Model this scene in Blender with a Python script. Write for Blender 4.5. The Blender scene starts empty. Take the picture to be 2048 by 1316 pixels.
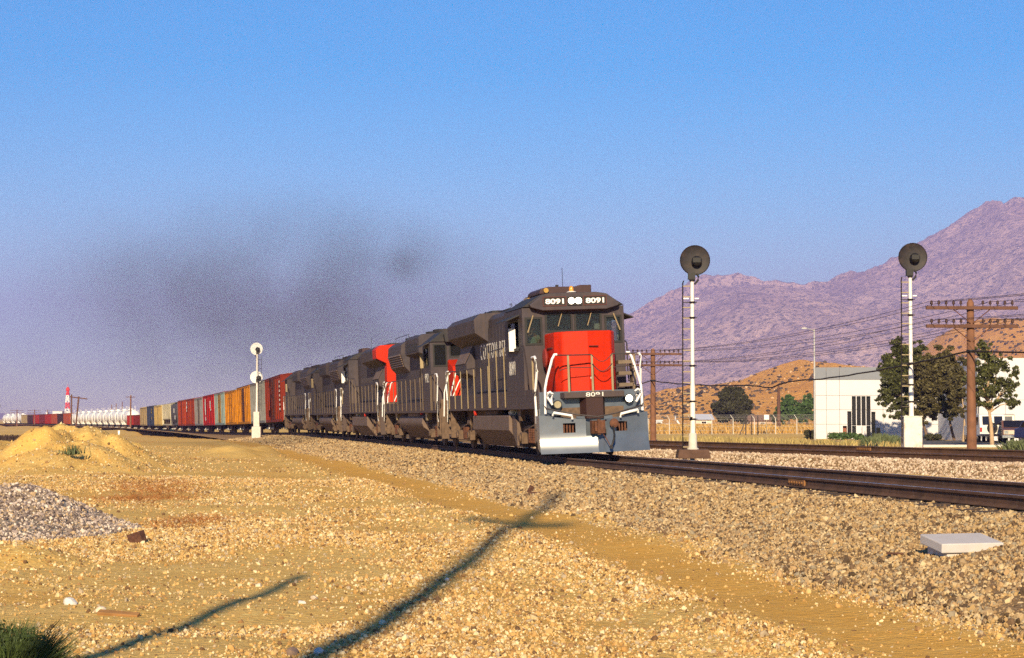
import bpy, bmesh, math, random
import numpy as np
from mathutils import Vector, Matrix
random.seed(7)
RNG = np.random.default_rng(11)
SC = bpy.context.scene
COL = SC.collection
R = math.radians

# ------------------------------------------------------------------ camera, sky, sun, exposure
FPX, YH, CAMH = 3900.0, 837.0, 1.75          # focal length in photo pixels, horizon row, eye height
cam_data = bpy.data.cameras.new('camera')
cam_data.sensor_width = 36.0
cam_data.lens = FPX / 2048.0 * 36.0
cam_data.clip_start = 0.1
cam_data.clip_end = 40000.0
cam = bpy.data.objects.new('camera', cam_data)
COL.objects.link(cam)
cam.location = (0, 0, CAMH)
cam.rotation_euler = (R(90) + math.atan((YH - 658.0) / FPX), 0, 0)
SC.camera = cam

SUN_EL, SUN_AZ = 22.5, 5.0                     # sun behind the camera, 5 degrees to its left
world = bpy.data.worlds.new('World')
SC.world = world
world.use_nodes = True
wn = world.node_tree
bg = wn.nodes['Background']
sky = wn.nodes.new('ShaderNodeTexSky')
sky.sky_type = 'NISHITA'
sky.sun_disc = False
sky.sun_elevation = R(SUN_EL)
sky.sun_rotation = R(180 + SUN_AZ)
sky.altitude = 1000
sky.air_density = 1.0
sky.dust_density = 0.0
sky.ozone_density = 2.3
hsv = wn.nodes.new('ShaderNodeHueSaturation'); hsv.inputs['Saturation'].default_value = 1.68; hsv.inputs['Hue'].default_value = 0.497
wn.links.new(sky.outputs[0], hsv.inputs['Color']); wn.links.new(hsv.outputs[0], bg.inputs[0])
bg.inputs[1].default_value = 0.080

sun_data = bpy.data.lights.new('sun', 'SUN')
sun_data.energy = 5.0
sun_data.angle = R(0.6)
sun_data.color = (1.0, 0.81, 0.52)
sun = bpy.data.objects.new('sun', sun_data)
COL.objects.link(sun)
sun.location = (-10, -60, 40)
sdir = Vector((math.sin(R(SUN_AZ)) * math.cos(R(SUN_EL)), math.cos(R(SUN_AZ)) * math.cos(R(SUN_EL)), -math.sin(R(SUN_EL))))
sun.rotation_euler = sdir.to_track_quat('-Z', 'Y').to_euler()

vs = SC.view_settings
vs.view_transform = 'Standard'
vs.look = 'None'
vs.exposure = 0.95
vs.gamma = 1.0
vs.use_curve_mapping = False
SC.cycles.max_bounces = 6
SC.cycles.diffuse_bounces = 2
SC.cycles.glossy_bounces = 3
SC.cycles.volume_bounces = 0
SC.cycles.transparent_max_bounces = 8
SC.cycles.volume_step_rate = 2.0
SC.cycles.use_denoising = False

# ------------------------------------------------------------------ helpers
def at(px, y, d):
    """world point seen at photo pixel (px, y) at distance d"""
    return Vector(((px - 1024.0) / FPX * d, d, CAMH - (y - YH) / FPX * d))

def sm(a, b, x):
    t = np.clip((x - a) / (b - a), 0, 1)
    return t * t * (3 - 2 * t)

def _hash(ix, iy, seed):
    n = (ix.astype(np.int64) * 374761393 + iy.astype(np.int64) * 668265263 + seed * 1442695041) & 0x7fffffff
    n = ((n ^ (n >> 13)) * 1274126177) & 0x7fffffff
    return ((n ^ (n >> 16)) & 0xffff) / 65535.0

def vnoise(x, y, seed=0):
    x = np.asarray(x, float); y = np.asarray(y, float)
    ix = np.floor(x); iy = np.floor(y)
    fx = x - ix; fy = y - iy
    fx = fx * fx * (3 - 2 * fx); fy = fy * fy * (3 - 2 * fy)
    a = _hash(ix, iy, seed); b = _hash(ix + 1, iy, seed)
    c = _hash(ix, iy + 1, seed); e = _hash(ix + 1, iy + 1, seed)
    return (a * (1 - fx) + b * fx) * (1 - fy) + (c * (1 - fx) + e * fx) * fy

def fbm(x, y, sc, octv=4, seed=0, ridged=False):
    out = 0.0; amp = 1.0; tot = 0.0; s = 1.0 / sc
    for i in range(octv):
        n = vnoise(np.asarray(x) * s + 17.3 * i, np.asarray(y) * s - 9.1 * i, seed + i)
        if ridged: n = 1 - np.abs(2 * n - 1)
        out = out + n * amp; tot += amp; amp *= .5; s *= 2.03
    return out / tot

class MB:
    """collects boxes, prisms, tubes and loose faces, then links them as ONE mesh object"""
    def __init__(s): s.v = []; s.f = []
    def add(s, vv, ff):
        n = len(s.v); s.v.extend(tuple(p) for p in vv); s.f.extend(tuple(i + n for i in f) for f in ff); return s
    def box(s, x0, x1, y0, y1, z0, z1):
        return s.add([(x0,y0,z0),(x1,y0,z0),(x1,y1,z0),(x0,y1,z0),(x0,y0,z1),(x1,y0,z1),(x1,y1,z1),(x0,y1,z1)],
                     [(0,3,2,1),(4,5,6,7),(0,1,5,4),(1,2,6,5),(2,3,7,6),(3,0,4,7)])
    def obox(s, c, ax, ay, az):
        c, ax, ay, az = Vector(c), Vector(ax), Vector(ay), Vector(az)
        P = [c+ax*i+ay*j+az*k for k in (-1,1) for i,j in ((-1,-1),(1,-1),(1,1),(-1,1))]
        return s.add(P, [(0,3,2,1),(4,5,6,7),(0,1,5,4),(1,2,6,5),(2,3,7,6),(3,0,4,7)])
    def prism(s, poly, axis, lo, hi):
        n = len(poly); vv = []
        for h in (lo, hi):
            for a, b in poly:
                vv.append({'x':(h,a,b),'y':(a,h,b),'z':(a,b,h)}[axis])
        ff = [tuple(range(n-1,-1,-1)), tuple(range(n,2*n))] + [(i,(i+1)%n,n+(i+1)%n,n+i) for i in range(n)]
        return s.add(vv, ff)
    def tube(s, pts, r, n=6, r2=None):
        pts = [Vector(p) for p in pts]; m = len(pts); rings = []
        up = Vector((0,0,1))
        for i, p in enumerate(pts):
            t = (pts[min(i+1,m-1)] - pts[max(i-1,0)]).normalized()
            u = t.cross(up)
            if u.length < 1e-3: u = t.cross(Vector((1,0,0)))
            u.normalize(); w = t.cross(u)
            rr = r if r2 is None else r + (r2 - r) * i / (m - 1)
            rings += [p + (u*math.cos(2*math.pi*k/n) + w*math.sin(2*math.pi*k/n))*rr for k in range(n)]
        ff = [(i*n+k, i*n+(k+1)%n, (i+1)*n+(k+1)%n, (i+1)*n+k) for i in range(m-1) for k in range(n)]
        ff += [tuple(range(n-1,-1,-1)), tuple(range((m-1)*n, m*n))]
        return s.add(rings, ff)
    def cyl(s, p0, p1, r, n=12, r2=None): return s.tube([p0, p1], r, n, r2)
    def lathe(s, prof, c, axis='z', n=16):
        c = Vector(c); vv = []
        for rr, h in prof:
            for k in range(n):
                a = 2*math.pi*k/n; u, w = math.cos(a)*rr, math.sin(a)*rr
                vv.append(c + Vector({'z':(u,w,h),'y':(u,h,w),'x':(h,u,w)}[axis]))
        m = len(prof)
        ff = [(i*n+k, i*n+(k+1)%n, (i+1)*n+(k+1)%n, (i+1)*n+k) for i in range(m-1) for k in range(n)]
        ff += [tuple(range(n-1,-1,-1)), tuple(range((m-1)*n, m*n))]
        return s.add(vv, ff)
    def wall(s, rect, holes, fn):
        """rect (u0,u1,w0,w1) minus holes, filled with boxes; fn(u0,u1,w0,w1) adds one box"""
        us = sorted({rect[0], rect[1], *[h[0] for h in holes], *[h[1] for h in holes]})
        ws = sorted({rect[2], rect[3], *[h[2] for h in holes], *[h[3] for h in holes]})
        for i in range(len(us)-1):
            run = None
            for j in range(len(ws)-1):
                cu, cw = (us[i]+us[i+1])/2, (ws[j]+ws[j+1])/2
                solid = not any(h[0] < cu < h[1] and h[2] < cw < h[3] for h in holes)
                if solid: run = (run[0], ws[j+1]) if run else (ws[j], ws[j+1])
                if (not solid or j == len(ws)-2) and run:
                    fn(us[i], us[i+1], run[0], run[1]); run = None
        return s
    def mesh(s, name, smooth=None, recalc=True):
        me = bpy.data.meshes.new(name)
        me.from_pydata(s.v, [], s.f)
        if recalc:
            b = bmesh.new(); b.from_mesh(me)
            bmesh.ops.recalc_face_normals(b, faces=b.faces); b.to_mesh(me); b.free()
        if smooth is not None:
            me.polygons.foreach_set('use_smooth', [True]*len(me.polygons))
            me.set_sharp_from_angle(angle=R(smooth))
        me.update()
        return me
    def build(s, name, mat, parent=None, smooth=None, bevel=0, recalc=True):
        me = s.mesh(name, smooth, recalc)
        if mat is not None: me.materials.append(mat)
        return link(name, me, parent, bevel)

def link(name, me, parent=None, bevel=0):
    o = bpy.data.objects.new(name, me); COL.objects.link(o)
    if parent is not None: o.parent = parent
    if bevel:
        m = o.modifiers.new('bevel', 'BEVEL'); m.width = bevel; m.segments = 2; m.limit_method = 'ANGLE'; m.angle_limit = R(40)
    return o

def tag(o, label=None, cat=None, group=None, kind=None):
    if label: o['label'] = label
    if cat: o['category'] = cat
    if group: o['group'] = group
    if kind: o['kind'] = kind
    return o

def empty(name, loc=(0,0,0), rz=0.0, label=None, cat=None, group=None):
    o = bpy.data.objects.new(name, None); COL.objects.link(o)
    o.empty_display_size = .3
    o.location = loc; o.rotation_euler = (0,0,rz)
    return tag(o, label, cat, group)

def copy_tree(o, parent=None):
    c = o.copy(); COL.objects.link(c); c.parent = parent
    for ch in list(o.children): copy_tree(ch, c)
    return c

def np_mesh(name, V, F, mat, smooth=False, parent=None):
    """F: (n,3) or (n,4) int array"""
    me = bpy.data.meshes.new(name)
    V = np.asarray(V, np.float32); F = np.asarray(F, np.int32); k = F.shape[1]
    me.vertices.add(len(V)); me.vertices.foreach_set('co', V.ravel())
    me.loops.add(F.size); me.loops.foreach_set('vertex_index', F.ravel())
    me.polygons.add(len(F)); me.polygons.foreach_set('loop_start', np.arange(0, F.size, k, dtype=np.int32))
    me.polygons.foreach_set('use_smooth', np.full(len(F), smooth))
    me.update(calc_edges=True); me.validate()
    if mat: me.materials.append(mat)
    return link(name, me, parent)

def grid_faces(nr, nc):
    i = np.arange(nr-1)[:,None]*nc + np.arange(nc-1)[None,:]
    return np.stack([i, i+1, i+nc+1, i+nc], -1).reshape(-1,4)

def text_mesh(txt, w, h, origin, right, up, depth=.006, bold=.0, space=1.0):
    """flat lettering, w wide and h high, its lower left corner at origin"""
    cu = bpy.data.curves.new('lettering', 'FONT'); cu.body = txt; cu.size = 1; cu.offset = bold; cu.extrude = .01; cu.space_character = space
    o = bpy.data.objects.new('lettering', cu); COL.objects.link(o)
    bpy.context.view_layer.update()
    me = bpy.data.meshes.new_from_object(o.evaluated_get(bpy.context.evaluated_depsgraph_get()))
    bpy.data.objects.remove(o); bpy.data.curves.remove(cu)
    co = np.zeros(len(me.vertices)*3, np.float32); me.vertices.foreach_get('co', co); co = co.reshape(-1,3)
    mn, mx = co.min(0), co.max(0)
    right, up = Vector(right).normalized(), Vector(up).normalized(); nrm = right.cross(up)
    q = (co - mn) / np.maximum(mx - mn, 1e-6)
    M = np.array(origin)[None] + q[:,:1]*w*np.array(right)[None] + q[:,1:2]*h*np.array(up)[None] + q[:,2:3]*depth*np.array(nrm)[None]
    me.vertices.foreach_set('co', M.astype(np.float32).ravel()); me.update()
    return me

# ------------------------------------------------------------------ materials
MATS = {}
def mat(name, col, rough=.6, metal=0.0, var=.18, scale=3.0, bump=0.0, bscale=None, dirt=None, dirt_amt=.5, dscale=1.5,
        streak=0.0, island=0.0, spec=.4, emit=0.0, low_dirt=None, low_z=(0,1), coat=0.0):
    if name in MATS: return MATS[name]
    m = bpy.data.materials.new(name); m.use_nodes = True
    nt = m.node_tree; N = nt.nodes; L = nt.links
    b = N['Principled BSDF']
    b.inputs['Roughness'].default_value = rough
    b.inputs['Metallic'].default_value = metal
    b.inputs['Specular IOR Level'].default_value = spec
    b.inputs['Coat Weight'].default_value = coat
    tc = N.new('ShaderNodeTexCoord'); co = tc.outputs['Object']
    def noise(sc, det=4, vec=None, rgh=.6):
        n = N.new('ShaderNodeTexNoise'); n.inputs['Scale'].default_value = sc; n.inputs['Detail'].default_value = det
        n.inputs['Roughness'].default_value = rgh; L.new(vec or co, n.inputs['Vector']); return n.outputs['Fac']
    def ramp(f, a, bb):
        r = N.new('ShaderNodeMapRange'); r.inputs[1].default_value = a; r.inputs[2].default_value = bb; L.new(f, r.inputs[0]); return r.outputs[0]
    def mix(f, a, bb):
        x = N.new('ShaderNodeMix'); x.data_type = 'RGBA'
        if isinstance(f, float): x.inputs[0].default_value = f
        else: L.new(f, x.inputs[0])
        for s, v in ((6, a), (7, bb)):
            if isinstance(v, tuple): x.inputs[s].default_value = (*v[:3], 1)
            else: L.new(v, x.inputs[s])
        return x.outputs[2]
    c = mix(ramp(noise(scale), .3, .7), tuple(max(0,v*(1-var)) for v in col), tuple(min(1,v*(1+var)) for v in col))
    if island:
        g = N.new('ShaderNodeNewGeometry')
        c = mix(ramp(g.outputs['Random Per Island'], 0, 1), mix(.75, c, tuple(v*(1-island) for v in col)), mix(.75, c, tuple(min(1,v*(1+island)) for v in col)))
    if streak:
        mp = N.new('ShaderNodeMapping'); mp.inputs['Scale'].default_value = (6, 6, .35); L.new(co, mp.inputs['Vector'])
        s = ramp(noise(1.6, 3, mp.outputs[0]), .48, .75)
        sv = N.new('ShaderNodeMath'); sv.operation = 'MULTIPLY'; sv.inputs[1].default_value = streak; L.new(s, sv.inputs[0])
        c = mix(sv.outputs[0], c, dirt or (.18,.12,.08))
    if dirt:
        s = ramp(noise(dscale, 6, None, .7), .5, .72)
        sv = N.new('ShaderNodeMath'); sv.operation = 'MULTIPLY'; sv.inputs[1].default_value = dirt_amt; L.new(s, sv.inputs[0])
        c = mix(sv.outputs[0], c, dirt)
    if low_dirt:
        sx = N.new('ShaderNodeSeparateXYZ'); L.new(co, sx.inputs[0])
        ad = N.new('ShaderNodeMath'); ad.operation = 'ADD'; L.new(sx.outputs[2], ad.inputs[0])
        nn = N.new('ShaderNodeMath'); nn.operation = 'MULTIPLY'; nn.inputs[1].default_value = .9; L.new(noise(2.5, 5), nn.inputs[0]); L.new(nn.outputs[0], ad.inputs[1])
        s = ramp(ad.outputs[0], low_z[1]+.45, low_z[0]+.45)
        sv = N.new('ShaderNodeMath'); sv.operation = 'MULTIPLY'; sv.inputs[1].default_value = .8; L.new(s, sv.inputs[0])
        c = mix(sv.outputs[0], c, low_dirt)
    L.new(c, b.inputs['Base Color'])
    if bump:
        bp = N.new('ShaderNodeBump'); bp.inputs['Strength'].default_value = bump; bp.inputs['Distance'].default_value = .05
        L.new(noise(bscale or scale*4, 5), bp.inputs['Height']); L.new(bp.outputs[0], b.inputs['Normal'])
    if emit:
        L.new(c, b.inputs['Emission Color']); b.inputs['Emission Strength'].default_value = emit
    MATS[name] = m
    return m

DUST = (.20,.125,.075)
m_gray  = mat('weathered dark grey paint', (.057,.047,.054), .6, dirt=(.105,.070,.058), dirt_amt=.4, dscale=1.3, streak=.42, low_dirt=(.095,.065,.055), low_z=(1.0,2.6), spec=.15)
m_grayd = mat('sooty roof grey', (.022,.020,.022), .7, dirt=(.07,.04,.03), dirt_amt=.4)
m_red   = mat('scarlet nose paint', (.54,.022,.002), .55, var=.14, dirt=(.10,.010,.004), dirt_amt=.45, dscale=9, streak=.12, spec=.15)
m_plow  = mat('blue grey plow paint', (.085,.105,.14), .27, var=.15, dirt=(.12,.10,.09), dirt_amt=.3, dscale=2, spec=.9)
m_white = mat('white paint', (.82,.80,.78), .5, var=.05)
m_aged_white = mat('chalky off white paint', (.70,.67,.62), .6, var=.10, dirt=(.35,.24,.15), dirt_amt=.35, dscale=5)
m_black = mat('black rubber and iron', (.012,.011,.011), .6)
m_truck = mat('dust coated running gear', (.13,.082,.052), .8, var=.35, scale=5, dirt=(.03,.022,.018), dirt_amt=.7, dscale=4)
m_tank  = mat('dusty fuel tank steel', (.15,.10,.075), .7, var=.2, dirt=(.07,.045,.035), dirt_amt=.5, dscale=1.5, streak=.3)
m_rust  = mat('rusty cast iron', (.11,.042,.020), .8, var=.4, scale=9, dirt=(.03,.015,.01), dirt_amt=.6, dscale=6)
m_post  = mat('dull yellow grey railing paint', (.30,.23,.13), .6, dirt=(.1,.07,.05), dirt_amt=.3, dscale=6)
m_rail_dark = mat('dark railing pipe', (.045,.035,.035), .6)
m_steel = mat('polished rail head steel', (.55,.55,.58), .22, metal=1.0, var=.1)
m_railside = mat('brown rusted rail web', (.095,.045,.025), .85, var=.35, scale=2, dirt=(.22,.13,.07), dirt_amt=.4, dscale=6)
m_tie   = mat('weathered creosoted timber', (.070,.045,.032), .9, var=.4, scale=6, dirt=(.16,.11,.07), dirt_amt=.5, dscale=5, bump=.4)
m_wood  = mat('red brown creosoted pole wood', (.19,.085,.045), .85, var=.3, scale=3, streak=.35, dirt=(.07,.035,.02), dirt_amt=.4)
m_woodlight = mat('split weathered wood', (.30,.15,.05), .85, var=.3, scale=6)
m_glassins = mat('brown glass insulator', (.05,.022,.018), .55, spec=.3)
m_conc  = mat('pale concrete', (.60,.55,.50), .85, var=.10, scale=5, dirt=(.42,.33,.24), dirt_amt=.4, dscale=6, bump=.15)
m_post2 = mat('dirty grey railing post', (.15,.11,.075), .7)
m_alu   = mat('aluminium painted mast', (.78,.74,.68), .5, var=.08, dirt=(.45,.33,.22), dirt_amt=.25, dscale=6)
m_disc_back = mat('dark brown signal disc', (.011,.007,.009), .6, var=.4, scale=6, dirt=(.055,.032,.022), dirt_amt=.6, dscale=5)
m_wire  = mat('weathered line wire', (.05,.025,.025), .7)
m_cable = mat('black lashed cable', (.025,.015,.012), .7)
m_stucco = mat('white tilt up wall panel', (.60,.59,.61), .8, var=.03, scale=1.2)
m_band  = mat('pale grey parapet panel', (.20,.215,.245), .8, var=.04)
m_joint = mat('grey panel joint', (.16,.16,.16), .9)
m_leaf  = mat('dark green leaves', (.066,.070,.018), .6, var=.4, scale=.8, island=.7, spec=.3)
m_leaf2 = mat('olive leaves', (.080,.066,.022), .6, var=.4, scale=.8, island=.7, spec=.3)
m_leafd = mat('dull brown green needles', (.050,.048,.022), .7, var=.4, scale=.5, island=.6, spec=.2)
m_leafg = mat('mid green leaves', (.060,.105,.030), .6, var=.35, scale=.5, island=.5, spec=.3)
m_sage  = mat('grey green weed', (.11,.13,.06), .7, var=.3, scale=2, island=.5, spec=.2)
m_bush  = mat('fresh green stems', (.050,.075,.020), .6, var=.3, scale=6, island=.55, spec=.3)
m_drygrass = mat('dry golden grass', (.46,.27,.075), .9, var=.3, scale=.4, island=.45, spec=.1)
m_redweed = mat('dry rust brown weed', (.40,.17,.055), .9, var=.3, scale=3, island=.4, spec=.1)
m_bark  = mat('grey brown bark', (.16,.10,.065), .9, var=.3, scale=6)
m_barkl = mat('pale tan bark', (.42,.29,.17), .9, var=.2, scale=6)  # lighter bark colour for the pale trunked trees

def glass(name, col, rough=.08, alpha_t=.35):
    if name in MATS: return MATS[name]
    m = bpy.data.materials.new(name); m.use_nodes = True; nt = m.node_tree
    b = nt.nodes['Principled BSDF']; b.inputs['Base Color'].default_value = (*col,1); b.inputs['Roughness'].default_value = rough
    b.inputs['Specular IOR Level'].default_value = .8
    tr = nt.nodes.new('ShaderNodeBsdfTransparent'); tr.inputs[0].default_value = (.75,.8,.78,1)
    mx = nt.nodes.new('ShaderNodeMixShader'); mx.inputs[0].default_value = alpha_t
    nt.links.new(b.outputs[0], mx.inputs[1]); nt.links.new(tr.outputs[0], mx.inputs[2])
    nt.links.new(mx.outputs[0], nt.nodes['Material Output'].inputs['Surface'])
    MATS[name] = m; return m
m_cabglass = glass('dusty cab glass', (.030,.030,.034), .10, .68)
m_winglass = mat('dark window glass', (.012,.010,.012), .12, var=.1, spec=.6)

def emitter(name, col, st):
    m = bpy.data.materials.new(name); m.use_nodes = True
    b = m.node_tree.nodes['Principled BSDF']; b.inputs['Base Color'].default_value = (*col,1)
    b.inputs['Emission Color'].default_value = (*col,1); b.inputs['Emission Strength'].default_value = st
    return m
m_lamp = emitter('lit headlight lens', (1.0,.86,.66), 4.0)
m_lampdim = emitter('dim lit lamp lens', (.30,.25,.15), .10)
m_amber = mat('amber beacon glass', (.75,.30,.02), .2, spec=.8)

# ------------------------------------------------------------------ track geometry
def xc1(d): return 2.47 - .1745*(d-54) - .00016*(d-54)**2
def sl1(d): return -.1745 - .00032*(d-54)
def zt1(d):
    d = np.asarray(d, float)
    return .65 + .11*np.clip((54-d)/29, 0, 1.4) - 1.65*(1-np.exp(-np.clip(d-150, 0, None)/190))
_D = np.arange(-60, 1300, .5)
_S2 = np.where(_D < 82, -.355, 0) 
_S2 = -.355 + (.355 + sl1(_D)) * sm(80, 96, _D)
_X2 = np.concatenate([[0], np.cumsum((_S2[1:]+_S2[:-1])/2*.5)]); _X2 += 6.10 - np.interp(78.3, _D, _X2)
def xc2(d): return np.interp(d, _D, _X2)
def sl2(d): return np.interp(d, _D, _S2)
def zt2(d): return .71 + (zt1(d)-.65)*sm(140, 170, np.asarray(d, float))
def p1(X, d): return (X - xc1(d)) / np.sqrt(1 + sl1(d)**2)
def p2(X, d): return (X - xc2(d)) / np.sqrt(1 + sl2(d)**2)

def ground_z(X, d, under=True):
    X = np.asarray(X, float); d = np.asarray(d, float)
    a, b = p1(X, d), p2(X, d)
    und = (fbm(X, d, 7.0, 3, 3) - .5)*.26 + (fbm(X, d, 1.7, 3, 5) - .5)*.13*(1 - .6*np.exp(-((a+5.6)/1.1)**4))
    far = sm(150, 600, np.hypot(X, d))
    left = np.minimum(0, zt1(d) - .65) + und*(1 - .5*far)
    left = left - .05*np.exp(-((a+5.7)/.55)**2) - .03*np.exp(-((a+7.6)/.5)**2) + .05*np.exp(-((a+6.7)/.35)**2)*(1-far)
    right = .62*(1 - sm(4.5, 26, b)) * (1 - sm(110, 170, d)) + und*.5
    w = sm(-1.5, 3.0, a)
    z = left*(1-w) + right*w
    if under: z = z - .45*sm(-3.9, -3.0, a)*(1 - sm(3.0, 3.9, b))
    return z

def ballast_z(X, d):
    a, b = p1(X, d), p2(X, d)
    top = zt1(d) - .235
    toe = ground_z(X, d, False)
    l = np.where(a < -1.75, top - (-a-1.75)*(top-(-.02))/2.75, top)
    b1 = np.where(a > 1.6, np.maximum(top - (a-1.6)*.35, top-.32), np.where(a < 0, np.maximum(l, toe-.06), top))
    top2 = zt2(d) - .215
    b2 = np.where(np.abs(b) < 1.8, top2, top2 - (np.abs(b)-1.8)*.4)
    z = np.where(a < 0, b1, np.maximum(np.where(b > 0, -9, b1), b2))
    n = (fbm(X, d, .5, 2, 21) - .5)*.05
    return z + n

def hit(px, y):
    """ground point seen at photo pixel (px, y)"""
    d = np.arange(10, 200, .05); x = (px-1024)/FPX*d; zr = CAMH - (y-YH)/FPX*d
    z = np.maximum(ground_z(x, d, False), np.where(p1(x, d) > -4.7, np.where(p2(x, d) < 4.1, ballast_z(x, d), -9), -9))
    i = int(np.argmax(zr <= z)); return float(x[i]), float(d[i]), float(z[i])

# ------------------------------------------------------------------ ground
def nodes_mat(name):
    m = bpy.data.materials.new(name); m.use_nodes = True
    return m, m.node_tree, m.node_tree.nodes, m.node_tree.links, m.node_tree.nodes['Principled BSDF']

def dirt_material(name, base_a, base_b, road=(.60,.315,.060), ballast=False, pebbles=True):
    m, nt, N, L, b = nodes_mat(name)
    b.inputs['Roughness'].default_value = .95; b.inputs['Specular IOR Level'].default_value = .1
    g = N.new('ShaderNodeNewGeometry'); P = g.outputs['Position']
    def noise(sc, det=5, r=.6):
        n = N.new('ShaderNodeTexNoise'); n.inputs['Scale'].default_value = sc; n.inputs['Detail'].default_value = det; n.inputs['Roughness'].default_value = r
        L.new(P, n.inputs['Vector']); return n.outputs['Fac']
    def ramp(f, a, c, lo=0., hi=1.):
        r = N.new('ShaderNodeMapRange'); r.inputs[1].default_value = a; r.inputs[2].default_value = c; r.inputs[3].default_value = lo; r.inputs[4].default_value = hi
        L.new(f, r.inputs[0]); return r.outputs[0]
    def mix(f, a, c):
        x = N.new('ShaderNodeMix'); x.data_type = 'RGBA'
        if isinstance(f, float): x.inputs[0].default_value = f
        else: L.new(f, x.inputs[0])
        for s, v in ((6, a), (7, c)):
            if isinstance(v, tuple): x.inputs[s].default_value = (*v[:3], 1)
            else: L.new(v, x.inputs[s])
        return x.outputs[2]
    c = mix(ramp(noise(.45, 6), .35, .65), base_a, base_b)
    c = mix(ramp(noise(3.0, 5), .45, .75, 0, .28), c, tuple(v*.62 for v in base_b))
    if pebbles:
        for sc, seedv, hi in ((22.0, 0, .75), (9.0, 3, .6)):
            v = N.new('ShaderNodeTexVoronoi'); v.inputs['Scale'].default_value = sc; L.new(P, v.inputs['Vector'])
            hs = N.new('ShaderNodeSeparateColor'); L.new(v.outputs['Color'], hs.inputs[0])
            st = mix(ramp(hs.outputs[0], 0, 1), tuple(v_*.5 for v_ in base_b), tuple(min(1, v_*1.55+.06) for v_ in base_a))
            near = ramp(v.outputs['Distance'], .42, .25)
            pick = ramp(hs.outputs[1], .45, .55)
            f = N.new('ShaderNodeMath'); f.operation = 'MULTIPLY'; L.new(near, f.inputs[0]); L.new(pick, f.inputs[1])
            f2 = N.new('ShaderNodeMath'); f2.operation = 'MULTIPLY'; f2.inputs[1].default_value = hi; L.new(f.outputs[0], f2.inputs[0])
            c = mix(f2.outputs[0], c, st)
    at_ = N.new('ShaderNodeAttribute'); at_.attribute_name = 'road'
    rn = N.new('ShaderNodeMath'); rn.operation = 'MULTIPLY'; L.new(at_.outputs['Fac'], rn.inputs[0]); L.new(ramp(noise(2.2, 5), .25, .6, .55, 1), rn.inputs[1])
    c = mix(rn.outputs[0], c, mix(ramp(noise(9, 3), .3, .7), road, tuple(v*1.18 for v in road)))
    L.new(c, b.inputs['Base Color'])
    bp = N.new('ShaderNodeBump'); bp.inputs['Strength'].default_value = .5; bp.inputs['Distance'].default_value = .06
    hgt = N.new('ShaderNodeMath'); hgt.operation = 'ADD'; L.new(noise(14, 4, .7), hgt.inputs[0]); L.new(noise(3.5, 3), hgt.inputs[1])
    L.new(hgt.outputs[0], bp.inputs['Height']); L.new(bp.outputs[0], b.inputs['Normal'])
    return m

m_sand = dirt_material('sandy gravel ground', (.72,.465,.145), (.64,.385,.10))
m_ballast = dirt_material('grey brown crushed stone', (.33,.21,.095), (.25,.145,.065))
m_grav = dirt_material('grey crushed rock', (.36,.32,.27), (.20,.17,.14))

def axis(breaks):
    out = [breaks[0][0]]
    for (a, st), (b_, _) in zip(breaks[:-1], breaks[1:]):
        n = max(1, int(round((b_-a)/st))); out += list(np.linspace(a, b_, n+1)[1:])
    return np.array(out)
gx = axis([(-9000,1500),(-1500,300),(-300,40),(-60,2.5),(-22,.35),(14,.8),(45,3),(90,12),(300,60),(1500,300),(9000,0)])
gd = axis([(-3000,800),(-600,120),(-60,8),(4,.35),(60,.6),(110,2),(190,6),(500,40),(1200,200),(4000,900),(12000,0)])
GX, GD = np.meshgrid(gx, gd)
GZ = ground_z(GX, GD)
ground = np_mesh('ground', np.stack([GX, GD, GZ], -1).reshape(-1,3), grid_faces(*GX.shape), m_sand, True)
tag(ground, 'sandy golden gravel ground with a smooth ochre wheel track', kind='structure')
rd = ground.data.attributes.new('road', 'FLOAT', 'POINT')
A = p1(GX, GD)
road = (np.exp(-((A+5.6)/.90)**4) + .45*np.exp(-((A+8.2)/.6)**4)) * sm(0.25, .5, fbm(GX, GD, 9, 3, 77)+.22)
road = np.maximum(road, .55*sm(.55, .68, fbm(GX, GD, 5, 3, 41))*(A < -8))
rd.data.foreach_set('value', np.clip(road, 0, 1).astype(np.float32).ravel())

# ballast of both tracks as one bed
bd = axis([(-6,1),(18,.25),(80,.5),(170,2),(320,8),(800,0)])
U = np.concatenate([np.linspace(0, .42, 30), np.linspace(.42, 1, 42)[1:]])
xl = xc1(bd) - 4.75; xr = xc2(bd) + 4.2
BX = xl[:,None] + (xr-xl)[:,None]*U[None,:]; BD = np.repeat(bd[:,None], len(U), 1)
BZ = ballast_z(BX, BD)
BZ[:,0] -= .12; BZ[:,-1] -= .25
ballast = np_mesh('ballast', np.stack([BX, BD, BZ], -1).reshape(-1,3), grid_faces(*BX.shape), m_ballast, True)
tag(ballast, 'grey brown crushed stone ballast under both tracks', kind='structure')

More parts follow.
